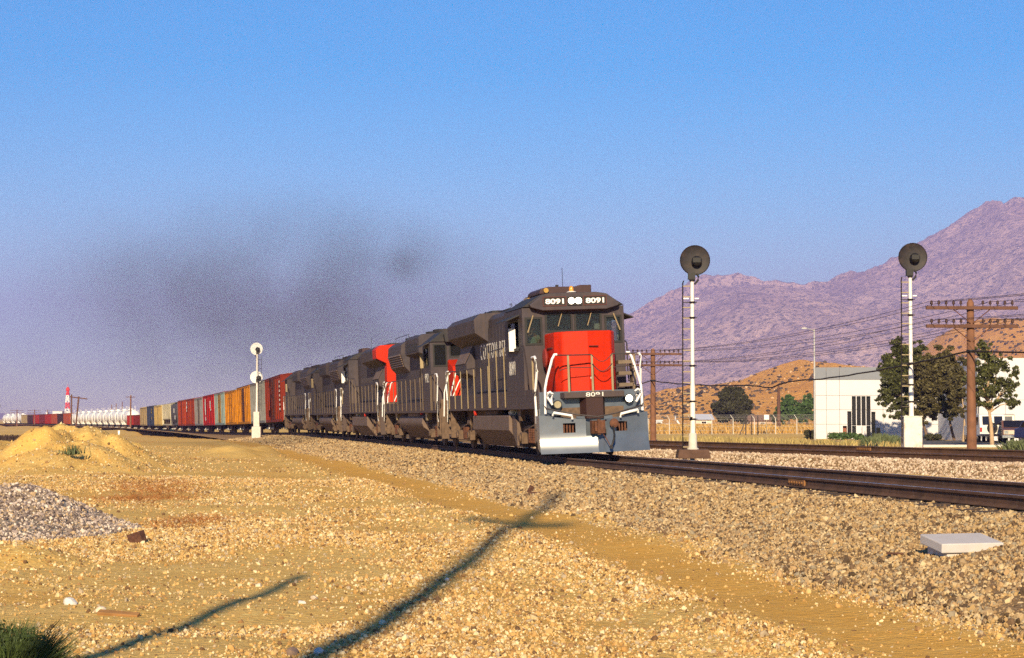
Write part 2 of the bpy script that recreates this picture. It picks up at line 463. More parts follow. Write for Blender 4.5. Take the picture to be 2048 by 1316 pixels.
# ------------------------------------------------------------------ loose stones (geometry nodes instances of small rocks)
def stone_material(name, cols):
    m, nt, N, L, b = nodes_mat(name)
    b.inputs['Roughness'].default_value = .9; b.inputs['Specular IOR Level'].default_value = .15
    oi = N.new('ShaderNodeObjectInfo'); cr = N.new('ShaderNodeValToRGB'); cr.color_ramp.interpolation = 'CONSTANT'
    e = cr.color_ramp.elements
    for i, c in enumerate(cols):
        el = e[i] if i < 2 else e.new(i/len(cols))
        el.position = i/len(cols); el.color = (*c, 1)
    L.new(oi.outputs['Random'], cr.inputs[0]); L.new(cr.outputs[0], b.inputs['Base Color'])
    return m
m_st_sand = stone_material('pale and ochre pebbles', [(0.609,0.459,0.240),(0.512,0.325,0.120),(0.414,0.235,0.077),(0.707,0.571,0.343),(0.488,0.291,0.103),(0.292,0.168,0.073),(0.585,0.392,0.163),(0.146,0.084,0.043),(0.549,0.359,0.138),(0.390,0.303,0.198)])
m_st_bal = stone_material('grey tan crushed stones', [(0.400,0.279,0.147),(0.290,0.189,0.095),(0.470,0.342,0.182),(0.340,0.234,0.126),(0.560,0.423,0.238),(0.160,0.099,0.056),(0.400,0.257,0.108),(0.290,0.234,0.158),(0.420,0.270,0.130),(0.090,0.059,0.035)])
m_st_mid = stone_material('pale grey crushed stones', [(0.558,0.445,0.326),(0.450,0.336,0.229),(0.396,0.277,0.185),(0.630,0.521,0.392),(0.306,0.210,0.141),(0.504,0.378,0.266)])
m_st_gry = stone_material('grey and white crushed rocks', [(0.462,0.371,0.307),(0.320,0.248,0.211),(0.641,0.540,0.442),(0.205,0.157,0.134),(0.462,0.326,0.192),(0.115,0.084,0.077)])

def stones_tree(name, m):
    ng = bpy.data.node_groups.new(name, 'GeometryNodeTree')
    ng.interface.new_socket(name='Geometry', in_out='INPUT', socket_type='NodeSocketGeometry')
    ng.interface.new_socket(name='Geometry', in_out='OUTPUT', socket_type='NodeSocketGeometry')
    N, L = ng.nodes, ng.links
    gi, go = N.new('NodeGroupInput'), N.new('NodeGroupOutput')
    jn = N.new('GeometryNodeJoinGeometry')
    for k, sc in enumerate(((1,.8,.62),(1,.65,.7),(.9,.85,.5),(1.1,.6,.5),(.85,.8,.75))):
        ic = N.new('GeometryNodeMeshIcoSphere'); ic.inputs['Radius'].default_value = 1; ic.inputs['Subdivisions'].default_value = 2 if k < 3 else 1
        nz = N.new('ShaderNodeTexNoise'); nz.noise_dimensions = '4D'; nz.inputs['W'].default_value = 3.7*k; nz.inputs['Scale'].default_value = 1.1; nz.inputs['Detail'].default_value = 1
        sb = N.new('ShaderNodeVectorMath'); sb.operation = 'SUBTRACT'; sb.inputs[1].default_value = (.5,.5,.5); L.new(nz.outputs['Color'], sb.inputs[0])
        ml = N.new('ShaderNodeVectorMath'); ml.operation = 'SCALE'; ml.inputs['Scale'].default_value = 1.7; L.new(sb.outputs[0], ml.inputs[0])
        sp = N.new('GeometryNodeSetPosition'); L.new(ic.outputs[0], sp.inputs['Geometry']); L.new(ml.outputs[0], sp.inputs['Offset'])
        tr = N.new('GeometryNodeTransform'); tr.inputs['Scale'].default_value = sc; L.new(sp.outputs[0], tr.inputs['Geometry'])
        sh = N.new('GeometryNodeSetShadeSmooth'); sh.inputs['Shade Smooth'].default_value = False; L.new(tr.outputs[0], sh.inputs['Geometry'])
        sm_ = N.new('GeometryNodeSetMaterial'); sm_.inputs['Material'].default_value = m; L.new(sh.outputs[0], sm_.inputs['Geometry'])
        gt = N.new('GeometryNodeGeometryToInstance'); L.new(sm_.outputs[0], gt.inputs[0]); L.new(gt.outputs[0], jn.inputs[0])
    ip = N.new('GeometryNodeInstanceOnPoints'); L.new(gi.outputs[0], ip.inputs['Points']); L.new(jn.outputs[0], ip.inputs['Instance'])
    ip.inputs['Pick Instance'].default_value = True
    ri = N.new('FunctionNodeRandomValue'); ri.data_type = 'INT'
    ri.inputs[4].default_value = 0; ri.inputs[5].default_value = 4; ri.inputs['Seed'].default_value = 5
    L.new(ri.outputs[2], ip.inputs['Instance Index'])
    rr = N.new('FunctionNodeRandomValue'); rr.data_type = 'FLOAT_VECTOR'; rr.inputs[0].default_value = (0,0,0); rr.inputs[1].default_value = (6.28,6.28,6.28)
    L.new(rr.outputs[0], ip.inputs['Rotation'])
    na = N.new('GeometryNodeInputNamedAttribute'); na.data_type = 'FLOAT'; na.inputs['Name'].default_value = 'size'
    L.new(na.outputs[0], ip.inputs['Scale'])
    L.new(ip.outputs[0], go.inputs[0])
    return ng

def scatter(name, X, D_, Z, size, m, label, parent=None):
    me = bpy.data.meshes.new(name); n = len(X)
    me.vertices.add(n); me.vertices.foreach_set('co', np.stack([X, D_, Z], -1).astype(np.float32).ravel())
    a = me.attributes.new('size', 'FLOAT', 'POINT'); a.data.foreach_set('value', size.astype(np.float32))
    me.update(); me.materials.append(m)
    o = link(name, me, parent); md = o.modifiers.new('stones', 'NODES'); md.node_group = stones_tree(name, m)
    return tag(o, label, kind='stuff')

def wedge(d0, d1, per_m2, margin=2.5):
    """random ground points inside the view (and a little beside it)"""
    n = int(per_m2 * ((.2626*2)*(d1**2-d0**2)/2 + 2*margin*(d1-d0)))
    d = np.sqrt(RNG.uniform(d0**2, d1**2, n)); x = RNG.uniform(-1, 1, n)*(.2626*d + margin)
    return x, d

def lognorm(n, med, sig, lo, hi): return np.clip(med*np.exp(RNG.normal(0, sig, n)), lo, hi)
parts_x, parts_d, parts_s = [], [], []
for d0, d1, per, med in ((9, 20, 1050, .0088), (20, 32, 680, .0104), (32, 60, 160, .0145), (60, 120, 16, .022)):
    x, d = wedge(d0, d1, per)
    a = p1(x, d)
    dens = sm(.36, .60, fbm(x, d, 2.6, 4, 31)) * 1.0 + .13
    dens *= 1 - .95*np.exp(-((a+5.6)/.95)**4) - .5*np.exp(-((a+8.2)/.6)**4)
    dens = np.where(x < -2.0 - .11*(d-20), dens*.75, dens)
    keep = (a < -4.0) & (RNG.uniform(0, 1, len(x)) < dens)
    parts_x.append(x[keep]); parts_d.append(d[keep]); parts_s.append(lognorm(keep.sum(), med, .5, .004, .042))
sx_, sd_, ss_ = map(np.concatenate, (parts_x, parts_d, parts_s))
scatter('gravel', sx_, sd_, ground_z(sx_, sd_) + ss_*.25, ss_, m_st_sand, 'pale and ochre loose pebbles strewn over the sandy ground')

bx, bdp, bs = [], [], []
def bal(d0, d1, a0, a1, per, med, far=False):
    n = int(per*(d1-d0)*(a1-a0)); d = RNG.uniform(d0, d1, n); a = RNG.uniform(a0, a1, n)
    x = xc1(d) + a*np.sqrt(1+sl1(d)**2)
    keep = np.ones(n, bool)
    if a0 < -3: keep = RNG.uniform(0,1,n) < 1 - .8*sm(-4.2, -5.2, a)
    if a1 > 2: keep = p2(x, d) < 3.6
    s = lognorm(keep.sum(), med, .4, .01, .06)
    bx.append(x[keep]); bdp.append(d[keep]); bs.append(s)
for d0, d1, per, med in ((10, 34, 640, .016), (34, 60, 380, .021), (60, 110, 90, .034), (110, 170, 25, .05)):
    bal(d0, d1, -4.9, 1.5, per, med)
sx_, sd_, ss_ = map(np.concatenate, (bx, bdp, bs))
scatter('ballast_stones', sx_, sd_, np.maximum(ballast_z(sx_, sd_), ground_z(sx_, sd_, False)-.02) + ss_*.25, ss_, m_st_bal, 'brown grey crushed stones on the near track bed')
bx, bdp, bs = [], [], []
for d0, d1, per, med in ((24, 60, 230, .028), (60, 92, 130, .036)): bal(d0, d1, 1.5, 12.5, per, med)
sx_, sd_, ss_ = map(np.concatenate, (bx, bdp, bs))
scatter('ballast_stones', sx_, sd_, ballast_z(sx_, sd_) + ss_*.25, ss_, m_st_mid, 'pale grey crushed stones lying between the two tracks')

# ------------------------------------------------------------------ tracks
RAIL = [(-.075,0),(.075,0),(.075,.012),(.02,.03),(.011,.05),(.011,.125),(.036,.142),(.036,.172),(.028,.182),(-.028,.182),(-.036,.172),(-.036,.142),(-.011,.125),(-.011,.05),(-.02,.03),(-.075,.012)]
def rail(xc, sl, zt, off, d0, d1, elev, parent):
    ds = axis([(d0,.8),(min(d1,110),3),(min(d1,300)+.01,10),(d1+.02,0)])
    n = np.sqrt(1+sl(ds)**2)
    nx, nd = 1/n, -sl(ds)/n                              # unit normal to the right of the line
    cx, cd = xc(ds)+off*nx, ds+off*nd
    z = zt(ds) + elev - .182
    V = np.concatenate([[np.stack([cx+u*nx, cd+u*nd, z+h], -1)] for u, h in RAIL]).transpose(1,0,2).reshape(-1,3)
    k = len(RAIL); m = len(ds)
    i = np.arange(m-1)[:,None]*k; j = np.arange(k)[None,:]; jn = (j+1) % k
    F = np.stack([i+j, i+jn, i+k+jn, i+k+j], -1).reshape(-1,4)
    o = np_mesh('rail', V, F, m_railside, False, parent)
    o.data.materials.append(m_steel)
    mi = np.zeros((m-1, k), np.int32); mi[:,8] = 1
    o.data.polygons.foreach_set('material_index', mi.ravel()); return o
tie_bm = MB().box(-1.3,1.3,-.115,.115,-.18,0).mesh('tie'); tie_bm.materials.append(m_tie)
bar_bm = MB().box(-.02,.02,-.45,.45,0,.10)
for k in range(6): bar_bm.lathe([(.022,-.045),(.022,.045)], (0,-.36+.144*k,.05), 'x', 6)
bar_me = bar_bm.mesh('joint_bar'); bar_me.materials.append(mat('fresh rust joint bar', (.22,.10,.035), .8, var=.3, scale=8))
def railway(label, xc, sl, zt, d0, d1, elev, tie_d, bars):
    t = empty('railway_track', (0,0,0), 0, label, 'railway track')
    for off, e in ((-.75, 0), (.75, elev)): rail(xc, sl, zt, off, d0, d1, e, t)
    d = tie_d[0]
    while d < tie_d[1]:
        o = link('tie', tie_bm, t); ang = -math.atan(float(sl(d)))
        o.location = (float(xc(d))+random.uniform(-.06,.06), d, float(zt(d)) + elev/2 - .19 + random.uniform(-.008,.006))
        o.rotation_euler = (0, -math.asin(elev/1.5), ang + random.uniform(-.02,.02))
        d += .52 + random.uniform(-.03,.03)
    for off, dd in bars:
        n = math.hypot(1, float(sl(dd))); o = link('joint_bar', bar_me, t)
        o.location = (float(xc(dd)) + (off-.045)/n, dd, float(zt(dd)) + (elev if off > 0 else 0) - .15)
        o.rotation_euler = (0,0,-math.atan(float(sl(dd))))
    return t
railway('near railway track carrying the train, rusty rails on half buried timber ties', xc1, sl1, zt1, 5, 900, .06, (20.5, 150), [(-.75, 34.5)])
railway('far railway track passing behind the masted signal, rusty sides and shiny heads', xc2, sl2, zt2, 30, 130, .13, (46, 96), [(-.75, 66.0), (.75, 64.6)])

# ------------------------------------------------------------------ mounds, gravel heap
def mound(name, cx, cd, rx, rd_, h, mtl, label, kind=None, n=60, seed=1, ang=0.0, rough=.3):
    u = np.linspace(-2.4, 2.4, n); X, Y = np.meshgrid(u*rx, u*rd_)
    r2 = (X/rx)**2 + (Y/rd_)**2
    ca, sa = math.cos(ang), math.sin(ang)
    WX, WD = cx + X*ca - Y*sa, cd + X*sa + Y*ca
    f = fbm(WX, WD, 1.3, 4, seed); f2 = fbm(WX, WD, .35, 2, seed+4)
    z = h*np.exp(-np.maximum(r2, 1e-6)**1.45*.55)*(1 + (f-.5)*2*rough) + (f2-.5)*.10*np.exp(-r2*.5)
    z = z - .10*sm(1.6, 2.2, np.sqrt(r2)) - .05 + (f-.5)*.18*np.exp(-r2*.3)
    Z = ground_z(WX, WD) + z
    o = np_mesh(name, np.stack([WX, WD, Z], -1).reshape(-1,3), grid_faces(n, n), mtl, True)
    a = o.data.attributes.new('road', 'FLOAT', 'POINT')
    a.data.foreach_set('value', (np.clip((fbm(WX, WD, 1.1, 3, seed+9)-.5)*3, 0, .25)).astype(np.float32).ravel())
    tag(o, label, kind=kind)
    return o, (WX, WD, Z, r2)
_, MA = mound('dirt_mound', -14.7, 66, 2.15, 4.6, 1.35, m_sand, 'big sandy dirt mound at the left in front of the tank cars', 'structure', 100, 5, .1, .55)
_, MC = mound('dirt_mound', -18.2, 67, 2.0, 4.4, 1.0, m_sand, 'lower shoulder of the big sandy dirt mound', 'structure', 70, 8, .0, .3)
_, MB_ = mound('dirt_mound', -12.8, 92, 1.3, 4.0, .42, m_sand, 'small low dirt mound right of the dry weeds', 'structure', 40, 12)
_, MD = mound('dirt_mound', -6.4, 24.2, .85, 1.0, .22, m_sand, 'low dirt bump in front of the grey gravel pile', 'structure', 50, 15)
pile, MP = mound('gravel_pile', -8.1, 31.0, 1.25, 2.1, .70, m_grav, 'grey crushed rock pile at the left edge of the ground', None, 60, 22, .0, .12)
tag(pile, None, 'gravel pile')
WX, WD, Z, r2 = [v.ravel() for v in MP]
def on_mound(M, n, lim):
    WX, WD, Z, r2 = M; ok = np.argwhere(r2 < lim); i = ok[RNG.integers(0, len(ok), n)]
    jx, jd = RNG.uniform(0, .98, n), RNG.uniform(0, .98, n)
    i[:,0] = np.minimum(i[:,0], WX.shape[0]-2); i[:,1] = np.minimum(i[:,1], WX.shape[1]-2)
    def s(Q): return (Q[i[:,0],i[:,1]]*(1-jx)+Q[i[:,0],i[:,1]+1]*jx)*(1-jd) + (Q[i[:,0]+1,i[:,1]]*(1-jx)+Q[i[:,0]+1,i[:,1]+1]*jx)*jd
    return s(WX), s(WD), s(Z)
x, d, z = on_mound(MP, 22000, 2.8); s = lognorm(22000, .0165, .45, .007, .05)
o = scatter('stone', x, d, z + s*.3, s, m_st_gry, None, pile)
for M, n, nm in ((MA, 5000, 'pebbles on the big dirt mound'), (MC, 3500, 'pebbles on the shoulder of the dirt mound'), (MD, 1500, 'pebbles on the low dirt bump by the gravel pile')):
    x, d, z = on_mound(M, n, 3.0); s = lognorm(n, .014 if M is MD else .020, .5, .008, .06)
    scatter('pebbles', x, d, z + s*.2, s, m_st_sand, 'loose ' + nm)

# ------------------------------------------------------------------ hills and mountain
def hill_mat(name, a, b_, dark, scale, sp, rock=None, thr=(.56,.62)):
    m, nt, N, L, b = nodes_mat(name)
    b.inputs['Roughness'].default_value = .95; b.inputs['Specular IOR Level'].default_value = .05
    g = N.new('ShaderNodeNewGeometry'); P = g.outputs['Position']
    def noise(sc, det=5, r=.6):
        n = N.new('ShaderNodeTexNoise'); n.inputs['Scale'].default_value = sc; n.inputs['Detail'].default_value = det; n.inputs['Roughness'].default_value = r
        L.new(P, n.inputs['Vector']); return n.outputs['Fac']
    def ramp(f, lo, hi):
        r = N.new('ShaderNodeMapRange'); r.inputs[1].default_value = lo; r.inputs[2].default_value = hi; L.new(f, r.inputs[0]); return r.outputs[0]
    def mix(f, p, q):
        x = N.new('ShaderNodeMix'); x.data_type = 'RGBA'; L.new(f, x.inputs[0])
        for s, v in ((6, p), (7, q)):
            if isinstance(v, tuple): x.inputs[s].default_value = (*v[:3], 1)
            else: L.new(v, x.inputs[s])
        return x.outputs[2]
    c = mix(ramp(noise(scale), .35, .65), a, b_)
    c = mix(ramp(noise(sp, 4, .75), *thr), c, dark)
    if rock: c = mix(ramp(noise(sp*1.6, 3, .8), .66, .72), c, rock)
    L.new(c, b.inputs['Base Color'])
    bp = N.new('ShaderNodeBump'); bp.inputs['Strength'].default_value = .8; bp.inputs['Distance'].default_value = 1.5/scale*.02
    L.new(noise(sp, 5, .7), bp.inputs['Height']); L.new(bp.outputs[0], b.inputs['Normal'])
    return m
m_hill = hill_mat('ochre hillside', (.80,.40,.085), (.70,.32,.06), (.42,.18,.05), .02, .35, (.60,.40,.20))
m_mtn = hill_mat('chaparral and granite mountain', (.68,.48,.40), (.44,.30,.27), (.15,.125,.12), .0022, .075, (.74,.60,.52), (.50,.60))

def ridge(name, pts, d_foot, d_ridge, d_back, m, label, nx, nd, amp, nsc, seed, base_px=(None,)):
    px = np.array([p[0] for p in pts], float); py = np.array([p[1] for p in pts], float)
    X = np.linspace((px[0]-1024)/FPX*d_ridge, (px[-1]-1024)/FPX*d_ridge, nx)
    H = np.interp((X/d_ridge)*FPX+1024, px, CAMH - (py-YH)/FPX*d_ridge)
    d = np.concatenate([np.linspace(d_foot, d_ridge, nd), np.linspace(d_ridge, d_back, nd//3)[1:]])
    GXX, GDD = np.meshgrid(X, d)
    g = np.where(GDD <= d_ridge, sm(d_foot - (d_ridge-d_foot)*.25, d_ridge, GDD)**1.15, 1 - .8*sm(d_ridge, d_back, GDD))
    g = np.where(GDD <= d_ridge, np.clip((GDD-d_foot)/(d_ridge-d_foot), 0, 1)**.85, g)
    r = fbm(GXX, GDD*.45, nsc, 5, seed, True) - .55
    fade = np.where(GDD <= d_ridge, (1 - .75*((GDD-d_foot)/(d_ridge-d_foot))**3), 1)
    fine = fbm(GXX, GDD, nsc*.10, 5, seed+7, True) - .6
    Z = H[None,:]*g + r*amp*fade*np.clip(g*3, 0, 1)*np.clip(H[None,:]/H.max()*2, 0, 1) + fine*amp*.26*np.clip(g*4, 0, 1)*np.clip(H[None,:]/H.max()*2, 0, 1)
    Z = Z - 2*(1-np.clip(g*20, 0, 1)) - 1.5
    if name == 'mountain': Z = Z - 22*np.clip(g*1.5, 0, 1)
    o = np_mesh(name, np.stack([GXX, GDD, Z], -1).reshape(-1,3), grid_faces(*GXX.shape), m, True)
    tag(o, label, kind='structure'); return GXX, GDD, Z
ridge('mountain', [(500,837),(760,800),(940,752),(1100,705),(1200,668),(1262,640),(1300,622),(1340,604),(1380,590),(1410,579),(1440,573),(1500,571),(1560,575),(1610,578),(1645,566),(1680,554),(1720,540),(1760,524),(1800,505),(1850,474),(1880,453),(1905,438),(1935,418),(1960,403),(1980,393),(1988,397),(1994,412),(2010,405),(2030,396),(2048,388),(2120,372),(2250,376),(2450,430),(2800,540)],
      3000, 6000, 7600, m_mtn, 'tall hazy lavender mountain rising to the right', 640, 190, 190, 1250, 50)
H1 = ridge('hill', [(1040,852),(1150,832),(1230,806),(1300,790),(1340,777),(1400,768),(1440,763),(1480,757),(1510,744),(1530,735),(1570,721),(1600,714),(1625,717),(1660,720),(1700,722),(1740,727),(1780,737),(1850,765),(1960,800),(2100,845)],
      560, 900, 1150, m_hill, 'orange brown scrub dotted hill behind the white building', 160, 70, 6, 130, 60)
H2 = ridge('hill', [(1700,850),(1780,790),(1830,730),(1870,690),(1905,660),(1940,642),(1990,632),(2048,634),(2120,640),(2250,690),(2400,800),(2500,850)],
      900, 1500, 1900, m_hill, 'second tan hill behind the telegraph pole at the right', 140, 70, 11, 220, 64)
ridge('low_ridge', [(-700,834),(-300,822),(-60,825),(0,826),(60,828),(110,829),(150,832),(230,834),(330,836),(500,840)],
      5200, 6500, 7400, m_mtn, 'very low dark ridge on the far left horizon', 80, 20, 10, 500, 70)

def blobs(name, M, n, rlo, rhi, m, label, squash=.75, maxg=None, sink=.25):
    """many small rounded shrubs over a hill, joined: nobody could count them"""
    WX, WD, Z = M; nr, nc = Z.shape
    i = RNG.integers(0, int(nr*.78), n*2); j = RNG.integers(0, nc-1, n*2); u = RNG.uniform(0,1,n*2); v = RNG.uniform(0,1,n*2)
    def s(Q): return (Q[i,j]*(1-u)+Q[i,j+1]*u)*(1-v) + (Q[i+1,j]*(1-u)+Q[i+1,j+1]*u)*v
    x, d, z = s(WX), s(WD), s(Z)
    dens = sm(.35, .65, fbm(x, d, 60, 3, 91))*.9 + .15
    k = (z > 1.0) & (RNG.uniform(0,1,n*2) < dens); x, d, z = x[k][:n], d[k][:n], z[k][:n]; n = len(x)
    b = bmesh.new(); bmesh.ops.create_icosphere(b, subdivisions=1, radius=1); bv = np.array([v.co[:] for v in b.verts]); bf = np.array([[q.index for q in f.verts] for f in b.faces]); b.free()
    r = RNG.uniform(rlo, rhi, n)*RNG.uniform(.6, 1.3, n)
    V = bv[None]*RNG.uniform(.65, 1.25, (n, len(bv), 1))*r[:,None,None]; V[:,:,2] *= squash
    V += np.stack([x, d, z + r*sink], -1)[:,None,:]
    F = bf[None] + (np.arange(n)*len(bv))[:,None,None]
    o = np_mesh(name, V.reshape(-1,3), F.reshape(-1,3), m); return tag(o, label, kind='stuff')
m_scrub = mat('dark hill scrub', (.065,.050,.030), .9, var=.4, scale=.2, island=.6, spec=.1)
m_boulder = mat('pale hill boulders', (.50,.34,.18), .9, var=.3, scale=.3, island=.4, spec=.1)
blobs('hill_scrub', H1, 1900, .35, 1.0, m_scrub, 'dark scrub bushes dotted over the orange hill')
blobs('hill_boulders', H1, 420, .3, .75, m_boulder, 'pale boulders strewn over the orange hill')
blobs('hill_scrub', H2, 3200, .8, 1.7, m_scrub, 'dark scrub bushes dotted over the second tan hill')

# ------------------------------------------------------------------ haze and exhaust smoke
def volume_box(name, lo, hi, label):
    o = MB().box(lo[0], hi[0], lo[1], hi[1], lo[2], hi[2]).build(name, None)
    tag(o, label, kind='stuff'); o.display_type = 'WIRE'; return o
hz = volume_box('haze', (-9500,-3200,-40), (9500,12500,760), 'thin lavender haze filling the valley air')
m = bpy.data.materials.new('valley haze'); m.use_nodes = True; nt = m.node_tree
nt.nodes.remove(nt.nodes['Principled BSDF'])
pv = nt.nodes.new('ShaderNodeVolumePrincipled'); pv.inputs['Color'].default_value = (.50,.44,1.0,1)
pv.inputs['Density'].default_value = 1.7e-4; pv.inputs['Anisotropy'].default_value = 0.0
nt.links.new(pv.outputs[0], nt.nodes['Material Output'].inputs['Volume'])
hz.data.materials.append(m)

smoke_c = at(600, 565, 118)
sk = volume_box('smoke', (smoke_c.x-22.5, 98, smoke_c.z-7.5), (smoke_c.x+21, 138, smoke_c.z+8.5), 'thin dark exhaust smoke drifting above the locomotives')
m = bpy.data.materials.new('diesel exhaust'); m.use_nodes = True; nt = m.node_tree; N = nt.nodes; L = nt.links
N.remove(N['Principled BSDF'])
pv = N.new('ShaderNodeVolumePrincipled'); pv.inputs['Color'].default_value = (.15,.105,.11,1)
tc = N.new('ShaderNodeTexCoord')
def ell(center, rad, amp):
    mp = N.new('ShaderNodeVectorMath'); mp.operation = 'SUBTRACT'; mp.inputs[1].default_value = center; L.new(tc.outputs['Object'], mp.inputs[0])
    dv = N.new('ShaderNodeVectorMath'); dv.operation = 'DIVIDE'; dv.inputs[1].default_value = rad; L.new(mp.outputs[0], dv.inputs[0])
    ln = N.new('ShaderNodeVectorMath'); ln.operation = 'LENGTH'; L.new(dv.outputs[0], ln.inputs[0])
    mr = N.new('ShaderNodeMapRange'); mr.interpolation_type = 'SMOOTHERSTEP'; mr.inputs[1].default_value = 1; mr.inputs[2].default_value = 0; mr.inputs[4].default_value = amp
    L.new(ln.outputs['Value'], mr.inputs[0]); return mr.outputs[0]
def msum(a, b_, op='ADD'):
    q = N.new('ShaderNodeMath'); q.operation = op; L.new(a, q.inputs[0])
    if isinstance(b_, float): q.inputs[1].default_value = b_
    else: L.new(b_, q.inputs[1])
    return q.outputs[0]
e = ell((smoke_c.x-1.5, 118, smoke_c.z-1.2), (21, 20, 8.8), .070)
pc = at(770, 500, 112); e2 = ell((pc.x, 112, pc.z), (5.2, 8, 3.4), .050)
pc = at(800, 530, 112); e3 = ell((pc.x, 112, pc.z), (1.7, 5, 1.6), .12)
nz = N.new('ShaderNodeTexNoise'); nz.inputs['Scale'].default_value = .22; nz.inputs['Detail'].default_value = 4; L.new(tc.outputs['Object'], nz.inputs['Vector'])
mr = N.new('ShaderNodeMapRange'); mr.inputs[1].default_value = .33; mr.inputs[2].default_value = .68; L.new(nz.outputs['Fac'], mr.inputs[0])
L.new(msum(msum(msum(e, e2), e3), mr.outputs[0], 'MULTIPLY'), pv.inputs['Density'])
L.new(pv.outputs[0], N['Material Output'].inputs['Volume'])
sk.data.materials.append(m)

# ------------------------------------------------------------------ train
_TD = np.arange(20, 1100, .1); _TX = xc1(_TD)
_TS = np.concatenate([[0], np.cumsum(np.hypot(np.diff(_TD), np.diff(_TX)))]); _TS -= np.interp(54, _TD, _TS)
def on_track(t):
    d = float(np.interp(t, _TS, _TD)); return Vector((float(xc1(d)), d, float(zt1(d)) + .03))
def place(root, t0, L, flip=False):
    """stand a vehicle of length L on the curved, canted track; local +Y points to its own front"""
    a, b = on_track(t0 + .2*L), on_track(t0 + .8*L)
    f = (a - b).normalized()
    if flip: f = -f
    c = (a + b)/2
    x = f.cross(Vector((0,0,1))).normalized(); z = x.cross(f)
    M = Matrix((x, f, z)).transposed().to_4x4()
    M = M @ Matrix.Rotation(R(2.2)*(-1 if flip else 1), 4, 'Y')
    M.translation = c
    root.matrix_world = M

def wheelset(parent, y, r=.5, m=None):
    for s in (-1, 1):
        w = MB(); w.lathe([(r*.3,-.07),(r*.92,-.06),(r*1.05,-.05),(r*1.05,-.02),(r,0),(r*.97,.065),(r*.55,.03),(r*.3,.09)], (s*.755,y,r), 'x', 18)
        w.build('wheel', m or m_truck, parent, 40)

def coupler(root, y, s):
    c = MB()
    c.box(-.12,.12, min(y, y-s*.7), max(y, y-s*.7), .72,.98)
    c.prism([(-.19,y-s*.28),(-.17,y+s*.02),(.05,y+s*.05),(.10,y-s*.10),(.20,y-s*.02),(.21,y-s*.25)] if s > 0 else [(.21,y-s*.25),(.20,y-s*.02),(.10,y-s*.10),(.05,y+s*.05),(-.17,y+s*.02),(-.19,y-s*.28)], 'z', .66, 1.02)
    c.lathe([(.05,.62),(.05,1.06)], (.0,y-s*.03,0), 'z', 8)
    return c.build('coupler', m_rust, root)

def loco_truck(root, yc, wb, name='truck'):
    t = MB()
    t.box(-.62,.62, yc-.3, yc+.3, .55,.95)
    tr = t.build(name, m_truck, root)
    for y in (yc-wb/2, yc+wb/2):
        wheelset(tr, y, .51)
    for s in (-1, 1):
        f = MB()
        f.prism([(yc-wb/2-.65,.62),(yc-wb/2-.45,.88),(yc-.7,.92),(yc-.45,.62),(yc+.45,.62),(yc+.7,.92),(yc+wb/2+.45,.88),(yc+wb/2+.65,.62),(yc+wb/2+.3,.48),(yc+.75,.42),(yc-.75,.42),(yc-wb/2-.3,.48)], 'x', *sorted((s*1.02, s*1.17)))
        f.build('side_frame', m_truck, tr, None, .02)
        for y in (yc-wb/2, yc+wb/2):
            j = MB(); j.box(*sorted((s*1.15, s*1.34)), y-.17, y+.17, .36,.70); j.lathe([(.13,0),(.13,.06)], (s*1.34 if s>0 else s*1.40, y, .53), 'x', 10)
            j.build('journal_box', m_truck, tr, None, .015)
        c = MB()
        for y in (yc-.28, yc, yc+.28):
            c.lathe([(.10,.40)]+[(.10+.012*(k%2), .40+.036*k) for k in range(1,12)]+[(.10,.82)], (s*1.2,y,0), 'z', 10)
        c.build('spring', m_rust, tr)
        b = MB(); b.cyl((s*1.22,yc+wb/2-.35,.98),(s*1.22,yc+wb/2+.2,.98),.13,10); b.tube([(s*1.22,yc+wb/2-.3,.98),(s*1.25,yc+.2,.9),(s*1.2,yc-wb/2,.75)],.03,5)
        b.tube([(s*1.25,yc+wb/2+.25,1.25),(s*1.3,yc+wb/2+.3,.8),(s*1.28,yc+wb/2+.1,.6)],.025,5)
        b.build('brake_cylinder', m_truck, tr, 40)
    return tr

def handrail(root, s, x, ys, z0, ztop, name='handrail', pm=None):
    """long side railing; ztop gives the rail height for each post"""
    o = MB()
    for y, zt in zip(ys, ztop): o.tube([(s*x, y, z0), (s*x, y, zt)], .018, 5)
    p = o.build(name, pm or m_post, root, 40)
    r = MB(); r.tube([(s*x, y, zt) for y, zt in zip(ys, ztop)], .020, 5)
    r.build('top_pipe', m_rail_dark, p, 40)
    return p

def step_well(root, s, y0, y1, m, front):
    """corner steps at a platform end; y0 is the outer end"""
    lo, hi = min(y0, y1), max(y0, y1)
    o = MB()
    o.box(*sorted((s*.95, s*1.0)), lo, hi, .42, 1.5)
    o.box(*sorted((s*1.0, s*1.5)), *( (hi-.03, hi) if front else (lo, lo+.03)), .55, 1.5)
    o.box(*sorted((s*1.0, s*1.5)), *( (lo, lo+.03) if front else (hi-.03, hi)), .42, 1.5)
    w = o.build('step_well', m, root)
    for k, z in enumerate((.45,.80,1.15)):
        MB().box(*sorted((s*1.02, s*1.48)), lo+.035, hi-.035, z, z+.03).build('step', m_truck, w)
    return w

def grab(root, pts, r=.024, m=None, name='grab_iron'):
    return MB().tube(pts, r, 7).build(name, m or m_white, root, 60)

def louver_bank(root, s, x, y0, y1, z0, z1, n, m, name='louver_panel'):
    o = MB()
    o.box(*sorted((s*(x-.03), s*(x-.005))), y0, y1, z0, z1)
    h = (z1-z0)/n
    for k in range(n):
        zb = z0 + k*h
        o.prism([(s*(x-.005), zb+.01), (s*(x+.045), zb+.02), (s*(x-.005), zb+h*.85)], 'y', y0+.03, y1-.03)
    return o.build(name, m, root)

